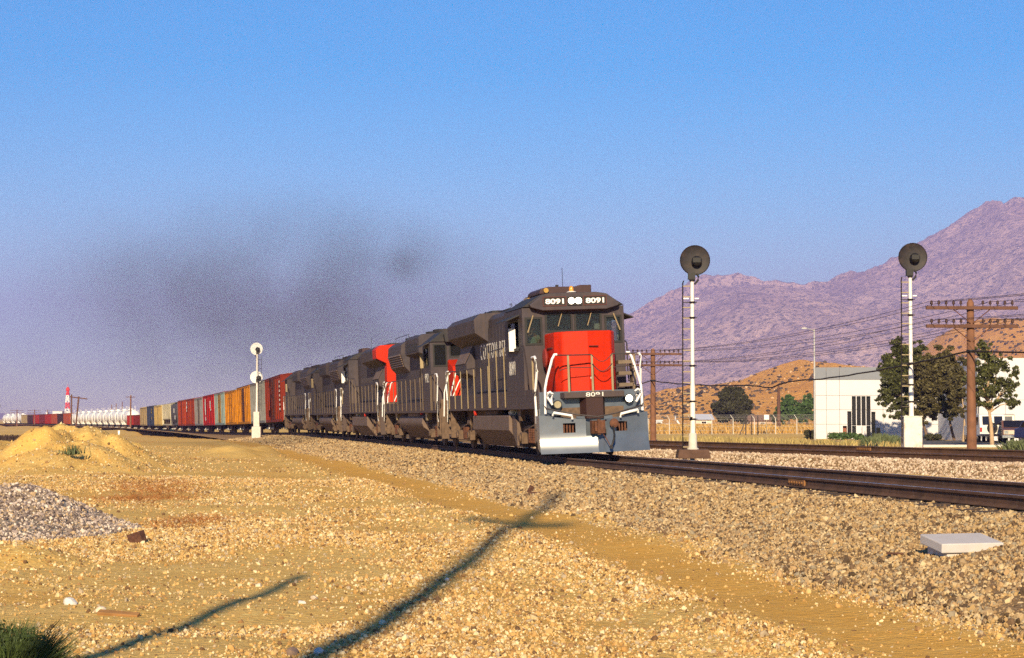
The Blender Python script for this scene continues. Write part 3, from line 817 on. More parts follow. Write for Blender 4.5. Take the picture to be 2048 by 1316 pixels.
def hood_doors(root, s, x, y0, y1, z0, z1, n, m):
    w = (y1-y0)/n
    me = MB().box(-.012,.012, -w/2+.025, w/2-.025, z0, z1)
    me.box(-.03,.03, -.03,.03, (z0+z1)/2-.12, (z0+z1)/2+.12)
    me = me.mesh('hood_door'); me.materials.append(m)
    for k in range(n):
        o = link('hood_door', me, root); o.location = (s*(x+.012), y0 + w*(k+.5), 0)

def lettering(root, txt, w, h, org, right, up, m, name='lettering', bold=.03, space=1.0):
    me = text_mesh(txt, w, h, org, right, up, .006, bold, space); me.materials.append(m)
    return link(name, me, root)

def underframe(root, L, m, sill_z=(1.38,1.86)):
    h = L/2
    MB().box(-.9,.9,-h+.8,h-.8,1.0,1.40).build('frame', m_truck, root)
    MB().box(-1.47,1.47,-h+.95,h-.95,1.74,1.80).build('walkway', m, root)
    for s in (-1, 1):
        MB().box(*sorted((s*1.475, s*1.515)), -h+.95, h-.95, *sill_z).build('side_sill', m, root)

def cab_shell(root, y1, y0, zr, prof, wind, side_win, m, zf=1.8):
    """hollow cab: front wall at y1, rear at y0, roof profile prof [(x,z)...]; windows as openings with panes"""
    xw = 1.52
    walls = MB()
    zt = prof[0][1]
    corner = zt - .02
    walls.wall((-xw, xw, zf, corner), wind, lambda a,b,c,d: walls.box(a,b,y1-.06,y1,c,d))
    walls.box(-xw, xw, y0, y0+.06, zf, corner)
    for s in (-1,1):
        walls.wall((y0+.06, y1-.06, zf, corner), side_win, lambda a,b,c,d: walls.box(*sorted((s*(xw-.05), s*xw)), a,b,c,d))
    walls.box(-xw+.05, xw-.05, y0+.06, y1-.06, zf+.3, zf+.34)
    cab = walls.build('cab', m, root)
    for a,b,c,d in wind:
        fr = MB()
        fr.wall((a-.05,b+.05,c-.05,d+.05), [(a+.012,b-.012,c+.012,d-.012)], lambda p,q,r_,t: fr.box(p,q,y1-.01,y1+.018,r_,t))
        f = fr.build('window_frame', m_black, cab, None)
        MB().box(a,b,y1-.04,y1-.03,c,d).build('window_pane', m_cabglass, cab)
    for s in (-1,1):
        for a,b,c,d in side_win:
            fr = MB(); fr.wall((a-.04,b+.04,c-.04,d+.04), [(a+.02,b-.02,c+.02,d-.02)], lambda p,q,r_,t: fr.box(*sorted((s*(xw-.01), s*(xw+.015))),p,q,r_,t))
            fr.build('window_frame', m_black, cab)
            MB().box(*sorted((s*(xw-.035), s*(xw-.03))), a,(a+b)/2,c,d).build('window_pane', m_cabglass, cab)
    rf = MB(); rf.prism([(-x,z) for x,z in prof] + [(x,z) for x,z in reversed(prof)] if False else prof, 'y', y0-.05, y1+.06)
    rf.build('cab_roof', m_grayd, root, None, .02)
    return cab

def driver(y):
    """the engineer sitting behind the corner window"""
    def skin(name, pts, edges, radii, m, parent=None):
        me = bpy.data.meshes.new(name); me.from_pydata(pts, edges, []); me.materials.append(m)
        o = link(name, me, parent)
        sk = o.modifiers.new('skin', 'SKIN'); sd = me.skin_vertices[0].data
        for v, r_ in zip(sd, radii): v.radius = (r_, r_)
        sd[0].use_root = True
        ss = o.modifiers.new('sub', 'SUBSURF'); ss.levels = 2; ss.render_levels = 2
        return o
    x = 1.02
    pts = [(x,y,2.45),(x,y,2.75),(x,y,3.02),(x,y,3.18),(x,y+.02,3.30),(x,y+.03,3.42),          # pelvis .. head
           (x-.20,y,3.04),(x-.26,y+.08,2.78),(x-.20,y+.36,2.86),(x-.17,y+.46,2.95),            # one arm to the controls
           (x+.20,y,3.04),(x+.27,y+.12,2.80),(x+.14,y+.34,3.12),(x+.05,y+.42,3.26),             # the other raised at the window
           (x-.11,y+.05,2.44),(x-.13,y+.46,2.42),(x-.13,y+.48,2.14),(x+.11,y+.05,2.44),(x+.13,y+.46,2.42),(x+.13,y+.48,2.14)]
    ed = [(0,1),(1,2),(2,3),(3,4),(4,5),(2,6),(6,7),(7,8),(8,9),(2,10),(10,11),(11,12),(12,13),(0,14),(14,15),(15,16),(0,17),(17,18),(18,19)]
    rad = [.17,.17,.17,.065,.10,.10,.075,.055,.042,.04,.075,.055,.042,.045,.10,.08,.06,.10,.08,.06]
    o = skin('person', pts, ed, rad, mat('warm tan skin', (.55,.27,.15), .6))  # one even skin colour
    sh = skin('shirt', [(x,y,2.52),(x,y,2.78),(x,y,3.03),(x-.20,y,3.05),(x-.27,y+.06,2.84),(x+.20,y,3.05),(x+.275,y+.09,2.86)], [(0,1),(1,2),(2,3),(3,4),(2,5),(5,6)], [.185,.185,.18,.085,.07,.085,.07], mat('pale green shirt', (.36,.48,.34), .8), o)
    for (hx, hy, hz), (dx, dz) in (((x-.17,y+.46,2.95),(0,.3)), ((x+.05,y+.42,3.26),(-.2,.9))):
        hn = MB(); f = Vector((dx, 1.0-abs(dz)*.4, dz)).normalized()
        for k, L_ in enumerate((.075,.085,.08,.065)):
            b0 = Vector((hx-.03+.02*k, hy, hz)); b1 = b0 + f*L_*.6; hn.tube([b0, b1, b1 + f*L_*.3 + Vector((0,.012,-.025))], .010, 6, .008)
        b0 = Vector((hx-.045, hy-.02, hz)); hn.tube([b0, b0 + Vector((-.03,.03,.01)), b0 + Vector((-.028,.06,.02))], .011, 6, .009)
        hn.build('hand', mat('warm tan skin', (.55,.27,.15), .6), o, 50)
    hd = MB(); hd.lathe([(.02,3.56),(.09,3.53),(.118,3.46),(.12,3.42),(.11,3.39)], (x,y+.03,0), 'z', 14); hd.box(x-.08,x+.08,y+.10,y+.22,3.425,3.44)
    hd.build('cap', mat('dark blue cloth cap', (.03,.035,.06), .8), o, 50)
    fc = MB(); fc.lathe([(.012,0),(.018,.03)], (x,y+.13,3.36), 'y', 6); fc.box(x-.03,x+.03,y+.125,y+.135,3.305,3.312)
    for s in (-1,1): fc.lathe([(.012,0),(.008,.01)], (x+s*.035,y+.122,3.39), 'y', 6)
    fc.build('face', mat('dark facial features', (.12,.05,.03), .6), o)
    return o

LOCO = 19.9
def ge_loco(name, label, front_red=True, rear_red=False, lead=False):
    """wide winged General type hood unit, origin mid length on the rail, +Y is the cab end"""
    root = empty(name, label=label, cat='locomotive', group='locomotives at the head of the train')
    h = LOCO/2
    Y = lambda t: h - t
    underframe(root, LOCO, m_gray, (1.40,1.95))
    # pilots
    coupler(root, h, 1); coupler(root, -h, -1)
    loco_truck(root, Y(3.5), 2.7); loco_truck(root, Y(16.3), 2.7)
    ft = MB(); ft.prism([(-1.45,1.22),(1.45,1.22),(1.45,.76),(1.0,.22),(-1.0,.22),(-1.45,.76)], 'y', Y(13.3), Y(6.2))
    ftk = ft.build('fuel_tank', m_tank, root, None, .03)
    for s in (-1,1):
        MB().prism([(Y(6.22),1.20),(Y(6.22),.76),(Y(5.5),.30),(Y(5.4),.30),(Y(5.35),1.0),(Y(5.8),1.20)], 'x', *sorted((s*.8, s*1.35))).build('tank_end_plate', m_tank, ftk)
        MB().lathe([(.09,0),(.11,.03),(.11,.10),(.05,.12)], (s*1.40 if s > 0 else s*1.5, Y(12.6), 1.33), 'x', 10).build('fuel_filler_cap', mat('red valve paint', (.6,.03,.01), .5), ftk)
        MB().lathe([(.10,0),(.11,.5),(.10,.55)], (s*1.18, Y(7.2), 1.30), 'y', 10).build('air_filter', m_aged_white, ftk, 40)
        MB().cyl((s*1.2,Y(11.4),1.30),(s*1.2,Y(9.0),1.30),.12,12).build('air_reservoir', m_truck, root, 40)
        q = MB()
        for t_ in (2.2, 4.9, 14.4, 18.0): q.tube([(s*1.3,Y(t_),1.4),(s*1.33,Y(t_+.1),1.1),(s*1.22,Y(t_+.35),.8)], .03, 5)
        q.build('sander_pipe', m_truck, root)
        MB().prism([(Y(4.3),1.4),(Y(4.5),1.05),(Y(4.7),1.05),(Y(4.9),1.4)], 'x', *sorted((s*1.25, s*1.4))).build('jacking_pad', m_truck, root)
    # plow and front porch
    if lead:
        pl = MB(); n = 13
        zs = [1.0,.97,.70,.60,.52,.45,.38,.31,.24,.13]
        fy = [0,0,.004,.010,.020,.034,.052,.074,.10,.15]
        for s in (-1,1):
            xs = [0,.30,.36,.58,.92,1.24,1.56]
            V = []; 
            for i, x in enumerate(xs):
                top = 1.02 + .20*x/1.56
                for k, (z, f) in enumerate(zip(zs, fy)):
                    zz = top if k == 0 else z
                    V.append((s*x, Y(.28) - .26*x + f, zz))
            m_ = len(zs); F = []
            for i in range(len(xs)-1):
                for k in range(m_-1):
                    if i == 0 and k < 3: continue                     # coupler gap
                    if i == 3 and k in (1,): continue                 # slot for hoses
                    q = (i*m_+k, (i+1)*m_+k, (i+1)*m_+k+1, i*m_+k+1)
                    F.append(q if s > 0 else q[::-1])
            nv = len(V); V += [(a, b-.03, c) for a,b,c in V]; F += [tuple(j+nv for j in q[::-1]) for q in F]
            pl.add(V, F)
        plow = MB(); plow.v, plow.f = pl.v, pl.f
        plow = plow.build('snow_plow', m_plow, root, 35, 0, False)
        for s in (-1,1):
            MB().prism([(Y(.70),1.2),(Y(.70),.18),(Y(1.0),.28),(Y(1.25),1.2)], 'x', *sorted((s*1.53, s*1.56))).build('plow_wing_end', m_plow, plow)
            b = MB()
            for k in range(4): b.box(*sorted((s*(.60+.085*k), s*(.645+.085*k))), Y(.66), Y(.60), .66,.93)
            b.build('hose_bundle', m_rust, plow)
        MB().box(-.52,.52,Y(.62),Y(.58),.55,1.15).build('pilot_plate', m_plow, root)
        MB().prism([(-1.5,1.20),(1.5,1.20),(1.5,1.86),(-1.5,1.86)], 'y', Y(1.0), Y(.82)).build('end_plate', m_plow, root)
        ac = MB(); ac.prism([(-.93,Y(1.0)),(-.86,Y(.45)),(.86,Y(.45)),(.93,Y(1.0))], 'z', 1.66, 1.83)
        acl = ac.build('anticlimber', m_gray, root, None, .02)
        lettering(root, '8091', .50,.12, (.25,Y(.445),1.69), (-1,0,0), (0,0,1), m_aged_white, 'number_lettering', .01)
        MB().prism([(-.36,Y(.8)),(-.24,Y(.48)),(.24,Y(.48)),(.36,Y(.8))], 'z', 1.08, 1.66).build('draft_gear_pocket', mat('dark red brown draft gear', (.035,.012,.010), .7), root)
        bar = MB().tube([(1.42,Y(.62),1.50),(1.38,Y(.5),1.40),(.55,Y(.3),1.20),(0,Y(.22),1.12),(-.55,Y(.3),1.20),(-1.38,Y(.5),1.40),(-1.42,Y(.62),1.50)], .022, 6).build('uncoupling_lever', m_rail_dark, root, 60)
        hs = MB(); hs.tube([(-.42,Y(.3),.95),(-.44,Y(.1),.75),(-.42,Y(.05),.5),(-.33,Y(.05),.26)], .028, 6); hs.lathe([(.05,-.03),(.05,.03)], (-.33,Y(.05),.26), 'y', 8)
        hs.build('air_hose', m_black, root, 50)
        hs = MB(); hs.tube([(-.10,Y(.05),.66),(-.2,Y(.03),.5),(-.30,Y(.04),.3)], .012, 5); hs.build('coupler_chain', m_rust, root)
        MB().lathe([(.10,-.04),(.13,.0),(.13,.04),(.08,.06)], (-.47,Y(.22),.93), 'y', 12).build('glad_hand', m_rust, root, 40)
        for s, zl, on in ((1,1.50,False),(-1,1.60,True)):
            dl = MB(); dl.lathe([(.05,-.22),(.11,-.12),(.125,.02),(.125,.05)], (s*1.03,Y(.66),zl), 'y', 16)
            dl = dl.build('ditch_light', m_black, root, 40)
            MB().lathe([(.0,.052),(.10,.056),(.10,.05)], (s*1.03,Y(.66),zl), 'y', 16).build('lens', m_lamp if on else m_lampdim, dl)
        # white zigzag hand irons and low grabs
        for s in (-1,1):
            grab(root, [(s*1.52,Y(1.62),2.86),(s*1.52,Y(1.2),2.87),(s*1.52,Y(1.08),2.80),(s*1.50,Y(1.05),2.45),(s*1.53,Y(1.25),1.9),(s*1.53,Y(1.27),1.75),(s*1.53,Y(1.2),1.2),(s*1.53,Y(1.18),.98)], .038)
            grab(root, [(s*1.00,Y(.62),2.90),(s*1.07,Y(.6),2.90),(s*1.14,Y(.6),2.78),(s*1.32,Y(.6),2.2),(s*1.38,Y(.58),1.95),(s*1.39,Y(.58),1.25)], .038)
            grab(root, [(s*1.22,Y(.5),1.52),(s*1.22,Y(.5),1.68),(s*1.18,Y(.5),1.80),(s*1.26,Y(.5),1.86),(s*1.33,Y(.5),1.82),(s*1.34,Y(.5),1.72),(s*1.20,Y(.5),1.5)], .034)
            grab(root, [(s*1.22,Y(.40),1.20),(s*1.20,Y(.36),1.28),(s*.70,Y(.30),1.18),(s*.69,Y(.32),1.08)], .036)
        fr = MB()
        xs = (.98,.68,.05,-.52)
        for x in (.70,.02,-.55): fr.box(x-.028,x+.028,Y(.56),Y(.52),1.82,2.86)
        f = fr.build('front_railing', m_post, root)
        pp = MB(); pp.tube([(1.0,Y(.54),2.88),(.70,Y(.54),2.87),(.02,Y(.54),2.86)], .02, 6); pp.tube([(-.55,Y(.54),2.87),(-1.05,Y(.54),2.87),(-1.3,Y(.6),2.87)], .02, 6)
        ch = [(.02-.57*k/8, Y(.5), 2.6-.36*math.sin(math.pi*k/8)*.6) for k in range(9)]
        pp.tube(ch, .012, 5); pp.tube([(.95,Y(.54),2.45),(.70,Y(.54),2.52),(.02,Y(.54),2.5)], .012, 5); pp.tube([(-.55,Y(.54),2.5),(-1.2,Y(.56),2.52)], .012, 5)
        ch = [(.02-.57*k/8, Y(.5), 2.86-.2*math.sin(math.pi*k/8)) for k in range(9)]; pp.tube(ch, .010, 5)
        pp.build('railing_pipe', m_rail_dark, f, 60)
    else:
        MB().box(-1.45,1.45,Y(.95),Y(.8),.35,1.9).build('pilot', m_gray, root)
        for s in (-1,1):
            grab(root, [(s*1.52,Y(1.5),2.86),(s*1.52,Y(1.1),2.86),(s*1.52,Y(1.0),2.75),(s*1.52,Y(1.0),2.4),(s*1.53,Y(1.2),1.8),(s*1.53,Y(1.15),1.0)], .028)
    MB().box(-1.45,1.45,Y(19.1),Y(18.95),.35,1.9).build('rear_pilot', m_gray, root)
    for s in (-1,1):
        step_well(root, s, Y(1.0), Y(1.75), m_gray, True); step_well(root, s, Y(18.95), Y(18.2), m_truck, False)
        grab(root, [(s*1.52,Y(18.3),2.86),(s*1.52,Y(18.75),2.86),(s*1.52,Y(18.9),2.75),(s*1.52,Y(18.9),2.4),(s*1.53,Y(18.7),1.8),(s*1.53,Y(18.75),1.0)], .028)
        grab(root, [(s*1.05,Y(19.05),2.86),(s*1.12,Y(19.1),2.8),(s*1.32,Y(19.1),2.1),(s*1.36,Y(19.1),1.2)], .026)
    # nose
    nm = m_red if front_red else m_gray
    ns = MB(); ns.prism([(-.88,Y(2.95)),(-.88,Y(1.55)),(-.72,Y(1.22)),(0,Y(1.06)),(.72,Y(1.22)),(.88,Y(1.55)),(.88,Y(2.95))], 'z', 1.82, 3.56)
    nose = ns.build('short_hood', nm, root, None, .05)
    if lead:
        g = MB()
        for z in (3.12,2.62): g.box(.885,.905, Y(2.5), Y(1.75), z-.02, z+.02)
        g.tube([(-.02,Y(1.02),3.12),(-.3,Y(1.06),3.12)], .016, 5)
        g.build('hand_hold', mat('dark red brown handle', (.10,.02,.012), .5), nose)
        MB().lathe([(.045,-.02),(.045,.02)], (-.08,Y(1.05),2.22), 'y', 10).build('nose_badge', m_aged_white, nose)
        MB().lathe([(.05,-.06),(.26,-.03),(.29,0),(.26,.04),(.05,.07)], (.97,Y(2.45),2.85), 'x', 16).build('brake_wheel', mat('dull red brake wheel', (.26,.03,.02), .5), root)
        rb = MB()
        for z in (2.28, 2.60, 1.95): rb.box(-1.42,-.98, Y(1.9), Y(1.55), z, z+.10)
        rb.box(-1.42,-1.38,Y(1.9),Y(1.55),1.82,2.75)
        rb.build('walkway_steps', m_post2, root)
    # cab
    prof = [(-1.53,4.36),(-.95,4.72),(-.70,4.76),(.70,4.76),(.95,4.72),(1.53,4.36)]
    wind = [(.07,.80,3.66,4.13),(-.80,-.07,3.66,4.13),(.98,1.40,3.30,4.02),(-1.40,-.98,3.30,4.02)]
    cab = cab_shell(root, Y(2.92), Y(5.9), 4.7, prof, wind, [(Y(5.3),Y(3.5),3.22,4.0)], m_gray)
    nb = MB()
    nb.prism([(-1.34,4.42),(-1.30,4.34),(-.95,4.24),(.95,4.24),(1.30,4.34),(1.34,4.42),(.96,4.69),(.70,4.74),(-.70,4.74),(-.96,4.69)], 'y', Y(2.98), Y(2.62))
    nbo = nb.build('number_board_housing', m_gray, root, None, .02)
    for s in (-1,1):
        fr = MB(); cx = s*.60
        fr.wall((cx-.35,cx+.35,4.36,4.64), [(cx-.325,cx+.325,4.385,4.615)], lambda a,b,c,d: fr.box(a,b,Y(2.62),Y(2.60),c,d))
        fr.build('number_board_frame', mat('dull maroon frame', (.08,.02,.015), .6), nbo)
        MB().box(cx-.33,cx+.33,Y(2.625),Y(2.612),4.38,4.62).build('number_board', m_black, nbo)
        if lead:
            lettering(nbo, '8091', .55,.155, (cx+.275,Y(2.605),4.42), (-1,0,0), (0,0,1), m_white, 'number_lettering', .035)
    hl = MB(); hl.box(-.22,.22,Y(2.64),Y(2.58),4.37,4.62)
    hlo = hl.build('headlight_housing', m_black, nbo)
    for s in (-1,1):
        MB().lathe([(.0,.02),(.088,.025),(.095,.0)], (s*.105,Y(2.575),4.50), 'y', 16).build('lens', m_lamp if lead else m_winglass, hlo)
    bc = MB(); bc.lathe([(.16,4.76),(.10,4.79),(.07,4.80)], (.04,Y(2.85),0), 'z', 12)
    bco = bc.build('beacon_base', m_aged_white, root, 40)
    MB().lathe([(.065,4.80),(.07,4.88),(.05,4.93),(.02,4.95)], (.04,Y(2.85),0), 'z', 12).build('beacon', m_amber, bco, 50)
    am = MB(); am.prism([(-.66,4.76),(-.66,5.0),(-.30,5.0),(-.2,4.96),(.62,4.97),(.82,4.93),(.90,4.85),(.90,4.76)], 'y', Y(5.2), Y(3.3))
    amo = am.build('roof_air_conditioner', mat('dark maroon brown roof unit', (.045,.018,.018), .6), root, None, .02)
    MB().cyl((.72,Y(3.28),4.86),(.72,Y(3.2),4.86),.075,10).build('horn', mat('brassy horn', (.45,.26,.06), .4, metal=.6), amo)
    MB().box(.16,.24,Y(4.2),Y(4.1),4.97,5.07).build('antenna', m_black, amo)
    MB().tube([(-.05,Y(4.5),4.97),(-.05,Y(4.5),5.6)], .008, 4).build('whip_antenna', m_black, amo)
    for s in (-1,1):
        vz = MB(); vz.prism([(s*1.50,4.20),(s*1.92,4.02),(s*1.92,3.99),(s*1.50,4.15)], 'y', Y(5.5), Y(3.35)); vz.build('sun_visor', m_grayd, root)
        w_ = MB(); w_.box(*sorted((s*1.54, s*1.74)), Y(4.05), Y(4.02), 3.12, 3.80)
        w_.build('wind_deflector', m_white, root)
        MB().box(*sorted((s*1.53, s*1.60)), Y(5.3), Y(3.6), 3.12, 3.2).build('arm_rest', m_grayd, root)
        wp = MB(); wp.tube([(s*1.20,Y(2.88),4.12),(s*1.38,Y(2.86),3.62)], .020, 5); wp.build('wiper', m_post, cab)
        wp = MB(); wp.tube([(s*.44-.1,Y(2.88),4.17),(s*.44+.03,Y(2.86),3.78)], .016, 5); wp.build('wiper', m_post, cab)
        if lead:
            lettering(root, '8091', 1.0,.42, (s*1.523, Y(5.35) if s > 0 else Y(4.35), 2.42), (0,s,0), (0,0,1), m_aged_white, 'number_lettering', -.005)
        d_ = MB(); d_.tube([(s*1.54,Y(2.98),3.3),(s*1.54,Y(2.75),3.22),(s*1.50,Y(2.6),2.5),(s*1.5,Y(2.5),2.1)], .022, 5); d_.build('hand_rod', m_rail_dark, root, 60)
    if lead:
        for x_ in (1.14,-1.14): MB().box(x_-.25,x_+.25,Y(4.1),Y(3.45),2.14,2.72).box(x_-.24,x_+.24,Y(4.2),Y(4.1),2.6,3.35).build('driver_seat', m_black, cab)
        MB().box(-1.0,-.75,Y(3.6),Y(3.5),3.5,3.95).build('cab_notice', m_aged_white, cab)
    # long hood
    hm = m_gray
    hd = MB(); hd.prism([(-1.0,1.80),(-1.0,4.42),(-.86,4.58),(-.6,4.64),(.6,4.64),(.86,4.58),(1.0,4.42),(1.0,1.80)], 'y', Y(18.6), Y(5.9))
    hood = hd.build('long_hood', hm, root, None, .02)
    if rear_red:
        e_ = MB(); e_.prism([(-1.02,1.82),(-1.02,4.42),(-.86,4.60),(-.6,4.66),(.6,4.66),(.86,4.60),(1.02,4.42),(1.02,1.82)], 'y', Y(18.72), Y(17.4))
        e_.build('rear_hood_end', m_red, root, None, .04)
        hl2 = MB().box(-.2,.2,Y(18.78),Y(18.70),3.9,4.15).build('rear_headlight', m_black, root)
        for s in (-1,1):
            ww = MB(); ww.prism([(s*1.0,3.80),(s*1.50,4.05),(s*1.52,4.48),(s*1.30,4.68),(0,4.72),(0,4.66)], 'y', Y(18.70), Y(17.2)); ww.build('rear_wing_panel', m_red, root)
    for s in (-1,1):
        hood_doors(hood, s, 1.0, Y(13.6), Y(7.2), 2.1, 4.15, 10, hm)
        rw = MB(); rw.prism([(s*.98,3.66),(s*1.48,4.0),(s*1.50,4.46),(s*1.28,4.66),(0,4.70),(0,4.6)], 'y', Y(18.3), Y(12.0))
        rad = rw.build('radiator_wing', m_gray, root, None, .02)
        MB().prism([(s*1.05,3.74),(s*1.45,4.01),(s*1.45,4.0),(s*1.05,3.70)], 'y', Y(18.0), Y(12.5)).build('radiator_grille', m_black, rad)
        fb = MB(); fb.prism([(s*.98,2.55),(s*1.30,2.72),(s*1.32,3.05),(s*.98,3.72)], 'y', Y(17.9), Y(15.2))
        fbo = fb.build('equipment_blower_box', m_gray, root, None, .02)
        MB().prism([(s*1.0,3.70),(s*1.335,3.06),(s*1.345,3.07),(s*1.01,3.72)], 'y', Y(17.7), Y(15.4)).build('intake_screen', m_tank, fbo)
        if lead:
            lettering(root, 'COTTON BELT', 5.6,.52, (s*1.03, Y(13.7) if s > 0 else Y(8.1), 3.12), (0,s,0), (0,0,1), m_aged_white, 'name_lettering', -.008, 1.3)
        ys = [Y(t_) for t_ in (1.75,2.7)]
        ys = [Y(t_) for t_ in (6.2,7.6,9.0,9.25,10.7,12.2,13.7,15.2,16.7,18.2)]
        zt_ = [3.30,3.28,3.26,2.82,2.82,2.82,2.82,2.82,2.82,2.84]
        handrail(root, s, 1.535, ys, 1.47, zt_, pm=m_post if lead else m_post2)
        MB().tube([(s*1.49,Y(1.7),1.85),(s*1.49,Y(1.7),2.86)], .03, 5).build('rail_post', m_post, root)
        for t_ in (7.0, 7.9):
            v_ = MB()
            for k in range(7): v_.box(*sorted((s*1.012, s*1.03)), Y(t_+.3), Y(t_), 2.02+.07*k, 2.05+.07*k)
            v_.build('vent_slots', m_black, hood)
        MB().box(*sorted((s*1.02, s*1.04)), Y(15), Y(7), 2.03, 2.10).build('door_sill_stripe', mat('blue black stripe', (.012,.012,.03), .5), hood)
    ex = MB().box(-.5,.5,Y(9.6),Y(8.6),4.64,4.80).build('exhaust_stack', m_grayd, root)
    rt = MB()
    rt.box(-.7,.7,Y(17.9),Y(13.0),4.70,4.80); rt.box(-.55,.55,Y(12.6),Y(10.4),4.64,4.74); rt.box(.2,.7,Y(6.7),Y(6.1),4.6,4.86)
    rt.build('roof_equipment', m_grayd, root)
    MB().tube([(.75,Y(6.3),4.74),(.75,Y(5.8),4.76)], .09, 10, .05).build('horn', mat('brassy horn', (.45,.26,.06), .4, metal=.6), root)
    for t_ in (8, 13, 18): MB().tube([(.9,Y(t_),4.6),(.9,Y(t_),4.75),(.9,Y(t_+.3),4.75),(.9,Y(t_+.3),4.6)], .012, 4).build('roof_grab_iron', m_grayd, root)
    return root

def emd_loco(name, label, front_red=True, number=None, dim=1.0):
    """narrow hood unit with flared radiator at the rear; +Y is the cab end"""
    root = empty(name, label=label, cat='locomotive', group='locomotives at the head of the train')
    h = LOCO/2
    Y = lambda t: h - t
    underframe(root, LOCO, m_gray, (1.36,1.80))
    coupler(root, h, 1); coupler(root, -h, -1)
    loco_truck(root, Y(3.3), 2.8); loco_truck(root, Y(16.4), 2.8)
    pr = [(math.cos(a)*.42*(-1)+ -1.0, 0) for a in ()]
    arc = lambda cx, cz, r, a0, a1, n=5: [(cx+r*math.cos(R(a0+(a1-a0)*k/n)), cz+r*math.sin(R(a0+(a1-a0)*k/n))) for k in range(n+1)]
    prof = arc(1.08,.98,.34,90,-70) + arc(.70,.55,.30,-40,-90) + arc(-.70,.55,.30,-90,-140) + arc(-1.08,.98,.34,250,90)
    ft = MB(); ft.prism([(x,z) for x,z in prof], 'y', Y(14.2), Y(6.6))
    ft.prism([(x*.88,z*.9+.08) for x,z in prof], 'y', Y(6.6), Y(6.15)); ft.prism([(x*.88,z*.9+.08) for x,z in prof], 'y', Y(14.7), Y(14.2))
    ftk = ft.build('fuel_tank', m_tank, root, 40)
    for s in (-1,1):
        ar = MB(); ar.lathe([(.05,Y(11.8)),(.17,Y(11.7)),(.19,Y(11.5)),(.19,Y(8.6)),(.16,Y(8.35)),(.05,Y(8.2))], (s*1.15,0,1.42-.12), 'y', 14)
        aro = ar.build('air_reservoir', m_tank, root, 40)
        MB().lathe([(.07,0),(.09,.05),(.05,.14)], (s*1.2,Y(8.1),1.34), 'y', 10).build('drain_valve', mat('red valve paint', (.6,.03,.01), .5), aro)
        MB().prism([(Y(5.0),1.36),(Y(5.2),1.05),(Y(5.5),1.05),(Y(5.7),1.36)], 'x', *sorted((s*1.2, s*1.4))).build('jacking_pad', m_post, root)
        MB().prism([(Y(14.9),1.36),(Y(15.1),1.05),(Y(15.3),1.05),(Y(15.5),1.36)], 'x', *sorted((s*1.2, s*1.4))).build('jacking_pad', m_post, root)
        step_well(root, s, Y(.95), Y(1.7), m_truck, True); step_well(root, s, Y(18.95), Y(18.2), m_truck, False)
        for e_, sg in ((0,1),(LOCO,-1)):
            T = lambda t_: Y(t_) if sg > 0 else -Y(t_)
            grab(root, [(s*1.52,T(1.6),2.84),(s*1.52,T(1.15),2.84),(s*1.52,T(1.02),2.72),(s*1.52,T(1.02),2.4),(s*1.53,T(1.2),1.8),(s*1.53,T(1.18),1.0)], .028)
            grab(root, [(s*1.05,T(.85),2.84),(s*1.12,T(.82),2.78),(s*1.30,T(.82),2.1),(s*1.34,T(.82),1.2)], .026)
            grab(root, [(s*.6,T(.80),2.70),(s*.75,T(.78),2.45),(s*1.0,T(.78),1.9)], .022)
    MB().box(-1.45,1.45,Y(.95),Y(.82),.35,1.85).build('pilot', m_truck, root)
    MB().box(-1.45,1.45,Y(19.1),Y(18.97),.35,1.85).build('rear_pilot', m_truck, root)
    nm = m_red if front_red else m_gray
    ns = MB(); ns.prism([(Y(2.75),1.78),(Y(1.35),1.78),(Y(1.3),2.95),(Y(1.45),3.12),(Y(2.75),3.42)], 'x', -.85, .85)
    nose = ns.build('short_hood', nm, root, None, .06)
    prof = [(-1.54,4.12),(-1.02,4.52),(-.5,4.60),(.5,4.60),(1.02,4.52),(1.54,4.12)]
    wind = [(.10,.72,3.55,4.05),(-.72,-.10,3.55,4.05),(.90,1.36,3.20,4.0),(-1.36,-.90,3.20,4.0)]
    cab = cab_shell(root, Y(2.75), Y(4.9), 4.5, prof, wind, [(Y(4.5),Y(3.15),3.2,3.92)], m_gray)
    hb = MB(); hb.prism([(-.95,4.10),(.95,4.10),(1.0,4.40),(.5,4.58),(-.5,4.58),(-1.0,4.40)], 'y', Y(2.80), Y(2.40))
    hbo = hb.build('headlight_housing', m_grayd, root, None, .02)
    for x in (-.1,.1): MB().lathe([(0,.03),(.085,.03),(.09,0)], (x,Y(2.385),4.34), 'y', 12).build('lens', m_lampdim, hbo)
    for s in (-1,1):
        MB().box(s*.55-.28,s*.55+.28,Y(2.41),Y(2.385),4.2,4.44).build('number_board', m_black, hbo)
        MB().prism([(s*1.50,4.14),(s*1.85,3.98),(s*1.85,3.95),(s*1.50,4.09)], 'y', Y(4.6), Y(3.0)).build('sun_visor', m_grayd, root)
        if number:
            lettering(root, number, .95,.36, (s*1.523, Y(4.4) if s > 0 else Y(3.45), 2.55), (0,s,0), (0,0,1), m_aged_white, 'number_lettering', -.01)
        MB().box(*sorted((s*1.53, s*1.66)), Y(4.75), Y(4.72), 3.15, 3.75).build('wind_deflector', m_post, root)
    hd = MB(); hd.prism([(-.95,1.78),(-.95,4.28),(-.82,4.42),(.82,4.42),(.95,4.28),(.95,1.78)], 'y', Y(18.5), Y(4.9))
    hood = hd.build('long_hood', m_gray, root, None, .02)
